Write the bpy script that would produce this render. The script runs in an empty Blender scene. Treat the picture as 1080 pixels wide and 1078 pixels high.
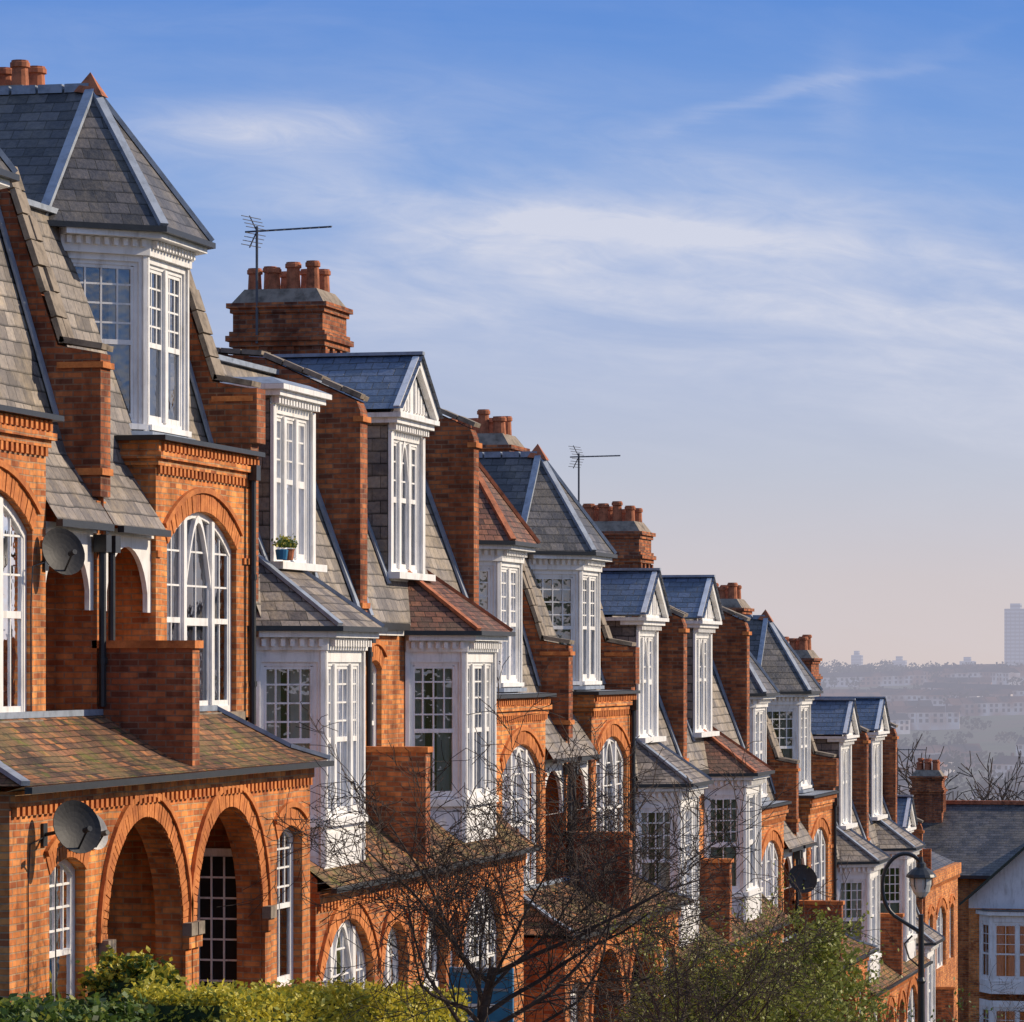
import bpy, math, random
from mathutils import Vector, Matrix, noise
random.seed(11)
R=random.random
def U(a,b): return a+(b-a)*random.random()

# ---------------------------------------------------------------- node helpers
def nd(t,typ,ins=None,**props):
    n=t.nodes.new(typ)
    for k,v in props.items(): setattr(n,k,v)
    for k,v in (ins or {}).items():
        s=n.inputs[k]
        if isinstance(v,bpy.types.NodeSocket): t.links.new(v,s)
        else: s.default_value=v
    return n
def math_(t,op,a,b=0.0,c=None):
    ins={0:a,1:b}
    if c is not None: ins[2]=c
    return nd(t,'ShaderNodeMath',ins,operation=op).outputs[0]
def vm(t,op,a,b=None):
    n=nd(t,'ShaderNodeVectorMath',{0:a},operation=op)
    if b is not None:
        if isinstance(b,bpy.types.NodeSocket): t.links.new(b,n.inputs[1])
        else: n.inputs[1].default_value=b
    return n
def mixc(t,f,a,b,mode='MIX'):
    return nd(t,'ShaderNodeMixRGB',{'Fac':f,'Color1':a,'Color2':b},blend_type=mode).outputs[0]
def ramp(t,f,stops,interp='LINEAR'):
    n=nd(t,'ShaderNodeValToRGB',{'Fac':f}); cr=n.color_ramp; cr.interpolation=interp
    while len(cr.elements)<len(stops): cr.elements.new(0.5)
    for e,(p,c) in zip(cr.elements,stops):
        e.position=p; e.color=c if len(c)==4 else (*c,1)
    return n.outputs[0]
def c4(c): return (c[0],c[1],c[2],1)
def newmat(name):
    m=bpy.data.materials.new(name); m.use_nodes=True; t=m.node_tree; t.nodes.clear()
    o=t.nodes.new('ShaderNodeOutputMaterial'); return m,t,o
def pos(t): return nd(t,'ShaderNodeNewGeometry').outputs['Position']
def noisef(t,vec,scale,detail=4,rough=.55,dist=0):
    return nd(t,'ShaderNodeTexNoise',{'Vector':vec,'Scale':scale,'Detail':detail,'Roughness':rough,'Distortion':dist}).outputs[0]
def surf_uv(t):
    g=nd(t,'ShaderNodeNewGeometry')
    N=g.outputs['True Normal']
    cr=nd(t,'ShaderNodeVectorMath',{0:(0,0,1)},operation='CROSS_PRODUCT'); t.links.new(N,cr.inputs[1])
    ad=vm(t,'ADD',cr.outputs[0],(0,.002,0))
    T=vm(t,'NORMALIZE',ad.outputs[0]).outputs[0]
    Bt=vm(t,'CROSS_PRODUCT',N,T).outputs[0]
    u=vm(t,'DOT_PRODUCT',g.outputs['Position'],T).outputs['Value']
    v=vm(t,'DOT_PRODUCT',g.outputs['Position'],Bt).outputs['Value']
    return nd(t,'ShaderNodeCombineXYZ',{0:u,1:v,2:0.0}).outputs[0],u,v,g
def finish(t,o,col,rough=.8,h=None,bd=.01,bs=.6,spec=.3,metal=0):
    p=nd(t,'ShaderNodeBsdfPrincipled',{'Roughness':rough,'Metallic':metal})
    p.inputs['Specular IOR Level'].default_value=spec
    if isinstance(col,bpy.types.NodeSocket): t.links.new(col,p.inputs['Base Color'])
    else: p.inputs['Base Color'].default_value=c4(col)
    if h is not None:
        b=nd(t,'ShaderNodeBump',{'Height':h,'Distance':bd,'Strength':bs})
        t.links.new(b.outputs[0],p.inputs['Normal'])
    t.links.new(p.outputs[0],o.inputs[0]); return p

MAT={}
def brick_mat(name,stops,mort,soot=.5,mul=1.0):
    m,t,o=newmat(name)
    uv,u,v,g=surf_uv(t); P=g.outputs['Position']
    wob=noisef(t,P,.8,2); uv=vm(t,'ADD',uv,nd(t,'ShaderNodeCombineXYZ',{0:0.0,1:math_(t,'MULTIPLY',wob,.05),2:0.0}).outputs[0]).outputs[0]
    br=nd(t,'ShaderNodeTexBrick',{'Vector':uv,'Color1':(0,0,0,1),'Color2':(1,1,1,1),'Mortar':(.5,.5,.5,1),'Scale':1.0,'Mortar Size':.009,'Mortar Smooth':.2,'Bias':0.0,'Brick Width':.225,'Row Height':.073})
    n1=noisef(t,P,.9,5,.62); n2=noisef(t,P,9,3,.6); n3=noisef(t,P,.35,3)
    bc=ramp(t,br.outputs['Color'],stops)
    c=mixc(t,br.outputs['Fac'],bc,c4(mort))
    big=ramp(t,n1,[(.33,(1.14,1.1,1.05)),(.5,(1,.97,.95)),(.62,(.78,.70,.68)),(.76,(1-soot,)*3)])
    c=mixc(t,1.0,c,big,'MULTIPLY')
    c=mixc(t,.8,c,ramp(t,n3,[(.35,(.75,.70,.74)),(.5,(1,1,1)),(.65,(1.18,1.15,1.0))]),'MULTIPLY')
    c=mixc(t,.75,c,ramp(t,n2,[(.3,(.58,.53,.53)),(.5,(1,1,1)),(.7,(1.25,1.18,1.05))]),'MULTIPLY')
    sv=vm(t,'MULTIPLY',P,(2.2,2.2,.25)).outputs[0]
    st=noisef(t,sv,1.6,4,.6)
    c=mixc(t,.7,c,ramp(t,st,[(.42,(1,1,1)),(.66,(.42,.38,.38))]),'MULTIPLY')
    h=math_(t,'ADD',math_(t,'MULTIPLY',br.outputs['Fac'],-1.0),math_(t,'MULTIPLY',n2,.6))
    h=math_(t,'ADD',h,math_(t,'MULTIPLY',br.outputs['Color'],.3))
    finish(t,o,c,.88,h,.014,.8,.2)
    return m
MAT['brick']=brick_mat('brick',[(0,(.38,.12,.045)),(.22,(.58,.20,.066)),(.6,(.72,.265,.078)),(.88,(.80,.34,.115)),(1,(.38,.12,.05))],(.46,.30,.18),.48)
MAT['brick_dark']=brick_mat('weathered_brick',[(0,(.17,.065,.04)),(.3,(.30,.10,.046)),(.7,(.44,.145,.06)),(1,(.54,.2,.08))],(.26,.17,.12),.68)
def vous():
    m,t,o=newmat('rubbed_brick'); P=pos(t)
    n=noisef(t,P,5,3); n2=noisef(t,P,30,2); n3=noisef(t,P,1.1,4)
    c=ramp(t,n,[(.3,(.46,.145,.05)),(.7,(.76,.28,.085))])
    c=mixc(t,.5,c,ramp(t,n2,[(.3,(.6,.6,.6)),(.6,(1,1,1))]),'MULTIPLY')
    c=mixc(t,.8,c,ramp(t,n3,[(.45,(1,1,1)),(.7,(.5,.45,.45))]),'MULTIPLY')
    finish(t,o,c,.85,n2,.01,.4,.2); return m
MAT['rubbed']=vous()
def roof_mat(name,stops,lich,w=.26,r=.19,lichamt=.5,rough=.6,spec=.4,stain=.5,moss=None):
    m,t,o=newmat(name)
    uv,u,v,g=surf_uv(t); P=g.outputs['Position']
    wob=noisef(t,P,1.1,3); dv=math_(t,'MULTIPLY',wob,.07)
    uv=vm(t,'ADD',uv,nd(t,'ShaderNodeCombineXYZ',{0:0.0,1:dv,2:0.0}).outputs[0]).outputs[0]; v=math_(t,'ADD',v,dv)
    br=nd(t,'ShaderNodeTexBrick',{'Vector':uv,'Color1':(0,0,0,1),'Color2':(1,1,1,1),'Mortar':(.5,.5,.5,1),'Scale':1.0,'Mortar Size':.006,'Mortar Smooth':.1,'Bias':0.0,'Brick Width':w,'Row Height':r})
    n1=noisef(t,P,1.3,7,.7); n2=noisef(t,P,14,4,.6); n3=noisef(t,P,.7,4)
    bc=ramp(t,br.outputs['Color'],stops)
    bc=mixc(t,br.outputs['Fac'],bc,(.02,.018,.015,1))
    c=mixc(t,ramp(t,n1,[(.46,(0,0,0)),(.60,(lichamt,)*3)]),bc,c4(lich))
    if moss:
        n4=noisef(t,P,3.2,8,.78,.4); c=mixc(t,ramp(t,n4,[(.54,(0,0,0)),(.60,(.9,.9,.9))]),c,c4(moss))
        n5=noisef(t,vm(t,'ADD',P,(7,3,5)).outputs[0],2.4,8,.75,.3); c=mixc(t,ramp(t,n5,[(.56,(0,0,0)),(.64,(.8,.8,.8))]),c,(.045,.035,.03,1))
    c=mixc(t,stain,c,ramp(t,n3,[(.35,(1.1,1.08,1.05)),(.6,(.6,.58,.58))]),'MULTIPLY')
    c=mixc(t,.7,c,ramp(t,n2,[(.3,(.55,.55,.55)),(.5,(1,1,1)),(.72,(1.4,1.35,1.25))]),'MULTIPLY')
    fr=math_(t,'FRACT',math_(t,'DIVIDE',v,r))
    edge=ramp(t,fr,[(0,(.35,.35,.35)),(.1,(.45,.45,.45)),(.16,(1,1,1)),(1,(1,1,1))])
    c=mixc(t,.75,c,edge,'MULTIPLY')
    h=math_(t,'ADD',math_(t,'MULTIPLY',fr,-1.0),math_(t,'MULTIPLY',br.outputs['Fac'],-.7))
    h=math_(t,'ADD',h,math_(t,'ADD',math_(t,'MULTIPLY',n2,.7),math_(t,'MULTIPLY',br.outputs['Color'],.5)))
    finish(t,o,c,rough,h,.022,.9,spec); return m
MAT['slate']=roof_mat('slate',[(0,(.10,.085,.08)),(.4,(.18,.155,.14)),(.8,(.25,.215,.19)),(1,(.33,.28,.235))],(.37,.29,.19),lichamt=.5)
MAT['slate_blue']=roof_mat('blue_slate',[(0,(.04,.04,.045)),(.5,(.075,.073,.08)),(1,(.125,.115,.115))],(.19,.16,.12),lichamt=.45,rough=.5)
MAT['slate_sky']=roof_mat('sky_tinted_slate',[(0,(.05,.075,.12)),(.5,(.075,.11,.18)),(1,(.12,.15,.22))],(.16,.16,.16),lichamt=.25,rough=.32,spec=.7,stain=.3)  # blue of the reflected sky is put into the slate colour
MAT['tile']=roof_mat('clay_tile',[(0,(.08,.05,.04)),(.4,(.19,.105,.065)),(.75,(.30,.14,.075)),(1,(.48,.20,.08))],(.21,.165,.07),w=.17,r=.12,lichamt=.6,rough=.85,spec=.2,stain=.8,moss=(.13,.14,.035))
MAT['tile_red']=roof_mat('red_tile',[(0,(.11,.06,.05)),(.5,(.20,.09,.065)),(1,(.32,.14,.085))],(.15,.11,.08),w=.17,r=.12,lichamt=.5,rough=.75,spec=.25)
def plain(name,c,rough=.6,var=.25,sc=4,spec=.3,bump=.3,metal=0,dirt=None):
    m,t,o=newmat(name); P=pos(t); n=noisef(t,P,sc,5,.65)
    col=mixc(t,1.0,c4(c),ramp(t,n,[(.3,(1-var,)*3),(.55,(1,1,1)),(.8,(1+var*.3,)*3)]),'MULTIPLY')
    if dirt:
        sv=vm(t,'MULTIPLY',P,(3,3,.5)).outputs[0]; st=noisef(t,sv,2.5,5,.7)
        col=mixc(t,ramp(t,st,[(.50,(0,0,0)),(.76,(dirt,)*3)]),col,(.30,.26,.21,1))
    finish(t,o,col,rough,n if bump else None,.01,bump,spec,metal); return m
MAT['white']=plain('white_paint',(.84,.82,.79),.45,.14,3,.35,.15,dirt=.6)
MAT['stone']=plain('weathered_stone',(.27,.22,.17),.9,.6,5)
MAT['lead']=plain('lead_flashing',(.28,.32,.38),.45,.4,6,.5)
MAT['gutter']=plain('black_ironwork',(.022,.024,.026),.4,.3,8,.5)
MAT['terracotta']=plain('terracotta',(.45,.15,.07),.8,.6,7)
MAT['dark']=plain('shade_black',(.02,.018,.016),.9,.3,3)  # near-black colour standing in for unlit rooms and niche shade
MAT['door']=plain('door_paint',(.03,.05,.04),.4,.2,5)
MAT['door_brown']=plain('varnished_door',(.12,.05,.025),.45,.35,5)
MAT['door_blue']=plain('blue_door_paint',(.03,.17,.33),.45,.2,5)
MAT['curtain']=plain('curtain_fabric',(.70,.66,.60),.9,.2,3)
MAT['dishgrey']=plain('dish_grey',(.035,.033,.033),.6,.3,8)
MAT['dishwhite']=plain('dish_white',(.6,.56,.5),.5,.3,8)
MAT['alu']=plain('aluminium',(.10,.10,.11),.4,.2,8,.5,0,.6)
MAT['bark']=plain('bark',(.07,.048,.036),.9,.5,12)
MAT['asphalt']=plain('asphalt',(.05,.05,.052),.85,.3,9)
MAT['paving']=plain('paving',(.25,.24,.22),.85,.3,3)
MAT['roadpaint']=plain('road_paint',(.7,.7,.68),.7,.3,6)
def glass():
    m,t,o=newmat('window_glass'); P=pos(t); n=noisef(t,P,2.2,3)
    b=nd(t,'ShaderNodeBump',{'Height':n,'Distance':.04,'Strength':.35})
    gl=nd(t,'ShaderNodeBsdfGlossy',{'Color':(.95,.96,1,1),'Roughness':.03,'Normal':b.outputs[0]})
    tr=nd(t,'ShaderNodeBsdfTransparent',{'Color':(.78,.8,.8,1)})
    f=nd(t,'ShaderNodeFresnel',{'IOR':1.75})
    mx=nd(t,'ShaderNodeMixShader',{0:math_(t,'MINIMUM',math_(t,'ADD',f.outputs[0],.12),1.0),1:tr.outputs[0],2:gl.outputs[0]})
    t.links.new(mx.outputs[0],o.inputs[0]); return m
MAT['glass']=glass()
def leafmat(name,c1,c2,tr=.25):
    m,t,o=newmat(name); P=pos(t); n=noisef(t,P,7,3); n2=noisef(t,P,60,1)
    c=ramp(t,n,[(.3,c1),(.7,c2)]); c=mixc(t,.6,c,ramp(t,n2,[(.3,(.5,.5,.5)),(.7,(1.3,1.3,1.2))]),'MULTIPLY')
    d=nd(t,'ShaderNodeBsdfPrincipled',{'Base Color':c,'Roughness':.5}); d.inputs['Specular IOR Level'].default_value=.3
    tl=nd(t,'ShaderNodeBsdfTranslucent',{'Color':c})
    mx=nd(t,'ShaderNodeMixShader',{0:tr,1:d.outputs[0],2:tl.outputs[0]}); t.links.new(mx.outputs[0],o.inputs[0]); return m
MAT['leaf_green']=leafmat('leaf_green',(.06,.11,.02),(.14,.20,.035))
MAT['leaf_yellow']=leafmat('leaf_yellow',(.46,.40,.04),(.74,.62,.08),.3)
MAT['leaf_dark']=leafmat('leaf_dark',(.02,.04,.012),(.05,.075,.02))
MAT['bud']=leafmat('bud',(.20,.24,.035),(.36,.36,.06),.3)
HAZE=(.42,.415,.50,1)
def hazemat(name,colfn,L=1700):  # distance haze painted into the material as emission, growing along Y
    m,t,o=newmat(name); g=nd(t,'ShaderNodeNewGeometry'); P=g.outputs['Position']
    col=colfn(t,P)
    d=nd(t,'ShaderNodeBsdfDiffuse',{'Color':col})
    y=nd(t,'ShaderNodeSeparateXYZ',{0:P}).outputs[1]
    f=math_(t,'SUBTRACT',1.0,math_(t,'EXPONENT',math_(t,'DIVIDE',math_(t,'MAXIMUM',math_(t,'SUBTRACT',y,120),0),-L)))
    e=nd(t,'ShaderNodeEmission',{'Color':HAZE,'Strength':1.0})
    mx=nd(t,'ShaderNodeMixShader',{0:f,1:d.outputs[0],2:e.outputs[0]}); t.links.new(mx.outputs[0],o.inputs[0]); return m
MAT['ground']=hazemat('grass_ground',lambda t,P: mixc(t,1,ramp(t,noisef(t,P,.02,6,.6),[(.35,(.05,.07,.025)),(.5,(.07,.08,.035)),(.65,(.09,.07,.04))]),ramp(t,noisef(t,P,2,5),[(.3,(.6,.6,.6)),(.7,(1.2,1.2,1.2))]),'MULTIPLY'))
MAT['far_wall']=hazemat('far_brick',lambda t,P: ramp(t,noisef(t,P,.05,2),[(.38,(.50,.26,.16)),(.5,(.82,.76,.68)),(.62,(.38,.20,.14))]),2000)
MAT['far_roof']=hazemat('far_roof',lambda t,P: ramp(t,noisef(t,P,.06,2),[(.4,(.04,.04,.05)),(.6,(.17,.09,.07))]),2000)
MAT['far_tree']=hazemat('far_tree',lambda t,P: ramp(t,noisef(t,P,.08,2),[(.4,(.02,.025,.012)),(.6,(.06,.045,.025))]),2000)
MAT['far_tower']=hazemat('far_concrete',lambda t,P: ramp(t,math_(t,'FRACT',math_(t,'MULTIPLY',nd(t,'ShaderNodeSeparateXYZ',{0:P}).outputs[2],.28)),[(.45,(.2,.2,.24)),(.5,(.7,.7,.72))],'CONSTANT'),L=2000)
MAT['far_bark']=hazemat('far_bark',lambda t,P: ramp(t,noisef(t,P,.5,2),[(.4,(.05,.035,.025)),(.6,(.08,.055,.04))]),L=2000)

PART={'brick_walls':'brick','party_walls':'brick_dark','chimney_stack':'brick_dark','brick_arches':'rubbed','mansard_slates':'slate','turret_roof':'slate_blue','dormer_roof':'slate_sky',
'turret_tiles':'tile_red','porch_roof_tiles':'tile','bay_roof':'slate','bay_roof_tiles':'tile_red','rear_roof':'slate_blue','white_trim':'white','window_frames':'white','window_glass':'glass',
'window_curtains':'curtain','shade_panels':'dark','stone_copings':'stone','lead_hips':'lead','gutters_and_pipes':'gutter','chimney_pots':'terracotta','ridge_tiles':'terracotta',
'front_door':'door_brown','barge_boards':'door','blue_front_door':'door_blue','lead_roof':'lead'}

class Fr:
    def __init__(s,o,u):
        s.o=Vector(o); s.u=Vector(u).normalized(); s.n=Vector((s.u.y,-s.u.x))
    def p(s,u,v,w=0):
        q=s.o+s.u*u+s.n*w; return (q.x,q.y,v)
class B:
    def __init__(s,name,tf=lambda p:p): s.name=name; s.tf=tf; s.parts={}
    def mesh(s,part,V,F):
        a=s.parts.setdefault(part,([],[])); i=len(a[0]); a[0].extend(tuple(s.tf(p)) for p in V); a[1].extend(tuple(i+k for k in f) for f in F)
    def poly(s,part,pts): s.mesh(part,pts,[tuple(range(len(pts)))])
    def hexa(s,part,b4,t4):
        s.mesh(part,list(b4)+list(t4),[(3,2,1,0),(4,5,6,7),(0,1,5,4),(1,2,6,5),(2,3,7,6),(3,0,4,7)])
    def box(s,part,x0,x1,y0,y1,z0,z1):
        s.hexa(part,[(x0,y0,z0),(x1,y0,z0),(x1,y1,z0),(x0,y1,z0)],[(x0,y0,z1),(x1,y0,z1),(x1,y1,z1),(x0,y1,z1)])
    def fb(s,part,f,u0,u1,v0,v1,w0,w1):
        s.hexa(part,[f.p(u0,v0,w0),f.p(u1,v0,w0),f.p(u1,v0,w1),f.p(u0,v0,w1)],[f.p(u0,v1,w0),f.p(u1,v1,w0),f.p(u1,v1,w1),f.p(u0,v1,w1)])
    def beam(s,part,p,q,w,h,up=(0,0,1)):
        p=Vector(p);q=Vector(q); d=(q-p).normalized(); sd=d.cross(Vector(up))
        if sd.length<1e-4: sd=Vector((1,0,0))
        sd.normalize(); un=sd.cross(d).normalized(); a=sd*w/2; b=un*h/2
        s.hexa(part,[p-a-b,p+a-b,p+a+b,p-a+b],[q-a-b,q+a-b,q+a+b,q-a+b])
    def prism(s,part,pts,vec):
        n=len(pts); v=Vector(vec); q=[tuple(Vector(p)+v) for p in pts]
        s.mesh(part,list(pts)+q,[tuple(range(n))[::-1],tuple(range(n,2*n))]+[(i,(i+1)%n,n+(i+1)%n,n+i) for i in range(n)])
    def cyl(s,part,cx,cy,prof,n=12):
        V=[];F=[]
        for z,r in prof:
            for k in range(n):
                a=2*math.pi*k/n; V.append((cx+r*math.cos(a),cy+r*math.sin(a),z))
        for j in range(len(prof)-1):
            for k in range(n): F.append((j*n+k,j*n+(k+1)%n,(j+1)*n+(k+1)%n,(j+1)*n+k))
        F.append(tuple(range((len(prof)-1)*n,len(prof)*n)))
        s.mesh(part,V,F)
    def band(s,part,inn,out,z0,z1):
        for i in range(len(inn)-1):
            a,b,c,d=inn[i],inn[i+1],out[i+1],out[i]
            s.hexa(part,[(*a,z0),(*b,z0),(*c,z0),(*d,z0)],[(*a,z1),(*b,z1),(*c,z1),(*d,z1)])
    def tube(s,part,pts,rad,n=6):
        V=[];F=[]; m=len(pts)
        for i,p in enumerate(pts):
            d=(Vector(pts[min(i+1,m-1)])-Vector(pts[max(i-1,0)])).normalized()
            a=d.orthogonal().normalized() if i==0 else (a-d*a.dot(d)).normalized()
            c=d.cross(a); r=rad[i] if hasattr(rad,'__len__') else rad
            for k in range(n):
                t=2*math.pi*k/n; V.append(tuple(Vector(p)+a*(r*math.cos(t))+c*(r*math.sin(t))))
        for j in range(m-1):
            for k in range(n): F.append((j*n+k,j*n+(k+1)%n,(j+1)*n+(k+1)%n,(j+1)*n+k))
        F.append(tuple(range(n))[::-1]); F.append(tuple(range((m-1)*n,m*n)))
        s.mesh(part,V,F)
    def finish(s,origin=(0,0,0),mats=None,single=False,smooth=()):
        if single:
            V=[];F=[];MI=[];ml=[]
            for k,(v,f) in s.parts.items():
                i=len(V); V+=v; F+=[tuple(i+a for a in q) for q in f]; MI+=[len(ml)]*len(f); ml.append(MAT[(mats or PART).get(k,k)])
            me=bpy.data.meshes.new(s.name); me.from_pydata(V,[],F)
            for m in ml: me.materials.append(m)
            me.polygons.foreach_set('material_index',MI)
            ob=bpy.data.objects.new(s.name,me); bpy.context.collection.objects.link(ob); return ob
        e=bpy.data.objects.new(s.name,None); bpy.context.collection.objects.link(e); e.location=origin
        e.empty_display_size=.5
        for k,(v,f) in s.parts.items():
            me=bpy.data.meshes.new(k); o3=Vector(origin)
            me.from_pydata([tuple(Vector(p)-o3) for p in v],[],f)
            me.materials.append(MAT[(mats or {}).get(k,PART.get(k,k))])
            ob=bpy.data.objects.new(k,me); bpy.context.collection.objects.link(ob); ob.parent=e
        return e

def offp(pts,d):
    P=[Vector(p) for p in pts]; n=len(P); out=[]
    seg=[]
    for i in range(n-1):
        u=(P[i+1]-P[i]).normalized(); seg.append(Vector((u.y,-u.x)))
    for i in range(n):
        if i==0: m=seg[0]*d
        elif i==n-1: m=seg[-1]*d
        else:
            a=(seg[i-1]+seg[i]).normalized(); m=a*(d/max(.2,a.dot(seg[i])))
        q=P[i]+m; out.append((q.x,q.y))
    return out
def arc(a0,a1,b1,rise,n=14):
    hw=(a1-a0)/2; mid=(a0+a1)/2; Rr=(hw*hw+rise*rise)/(2*rise); ph=math.asin(min(1,hw/Rr))
    if rise>hw: ph=math.pi-ph
    return mid,Rr,ph,[(mid+Rr*math.sin(-ph+2*ph*i/n),b1-Rr+Rr*math.cos(-ph+2*ph*i/n)) for i in range(n+1)]
def wall(b,part,f,u0,u1,v0,v1,ops=(),dep=.14,ring=True,w=0,back=None):
    us=sorted({u0,u1}|{x for o in ops for x in (o[0],o[1])}); vs=sorted({v0,v1}|{x for o in ops for x in (o[2],o[3])})
    us=[x for x in us if u0-1e-6<=x<=u1+1e-6]; vs=[x for x in vs if v0-1e-6<=x<=v1+1e-6]
    for i in range(len(us)-1):
        for j in range(len(vs)-1):
            cu=(us[i]+us[i+1])/2; cv=(vs[j]+vs[j+1])/2
            if any(o[0]<cu<o[1] and o[2]<cv<o[3] for o in ops): continue
            b.poly(part,[f.p(us[i],vs[j],w),f.p(us[i+1],vs[j],w),f.p(us[i+1],vs[j+1],w),f.p(us[i],vs[j+1],w)])
    for o in ops:
        a0,a1,b0,b1=o[:4]; r=o[4] if len(o)>4 else 0; q=w-dep
        sp=b1-r
        b.poly(part,[f.p(a0,b0,w),f.p(a0,b0,q),f.p(a0,sp,q),f.p(a0,sp,w)])
        b.poly(part,[f.p(a1,b0,q),f.p(a1,b0,w),f.p(a1,sp,w),f.p(a1,sp,q)])
        b.poly(part,[f.p(a0,b0,q),f.p(a0,b0,w),f.p(a1,b0,w),f.p(a1,b0,q)])
        if r>0:
            mid,Rr,ph,A=arc(a0,a1,b1,r)
            for i in range(len(A)-1):
                (ua,va),(ub,vb)=A[i],A[i+1]
                b.poly(part,[f.p(ua,va,w),f.p(ub,vb,w),f.p(ub,b1,w),f.p(ua,b1,w)])
                b.poly(part,[f.p(ua,va,w),f.p(ua,va,q),f.p(ub,vb,q),f.p(ub,vb,w)])
            if ring:
                n=max(6,int(2*ph*(Rr+.1)/.082)); T=.23
                for i in range(n):
                    t0=-ph+2*ph*(i+.06)/n; t1=-ph+2*ph*(i+.94)/n; pr=w+.012+.012*R()
                    pp=[(mid+rr*math.sin(t),b1-Rr+rr*math.cos(t)) for rr,t in ((Rr+.001,t0),(Rr+.001,t1),(Rr+T,t1),(Rr+T,t0))]
                    b.hexa('brick_arches',[f.p(*x,w-.005) for x in pp],[f.p(*x,pr) for x in pp])
                m=18
                for i in range(m):
                    t0=-ph+2*ph*i/m; t1=-ph+2*ph*(i+1)/m
                    pp=[(mid+rr*math.sin(t),b1-Rr+rr*math.cos(t)) for rr,t in ((Rr+T+.005,t0),(Rr+T+.005,t1),(Rr+T+.075,t1),(Rr+T+.075,t0))]
                    b.hexa('brick_arches',[f.p(*x,w-.005) for x in pp],[f.p(*x,w+.05) for x in pp])
        else:
            b.poly(part,[f.p(a0,b1,w),f.p(a0,b1,q),f.p(a1,b1,q),f.p(a1,b1,w)])
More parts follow.
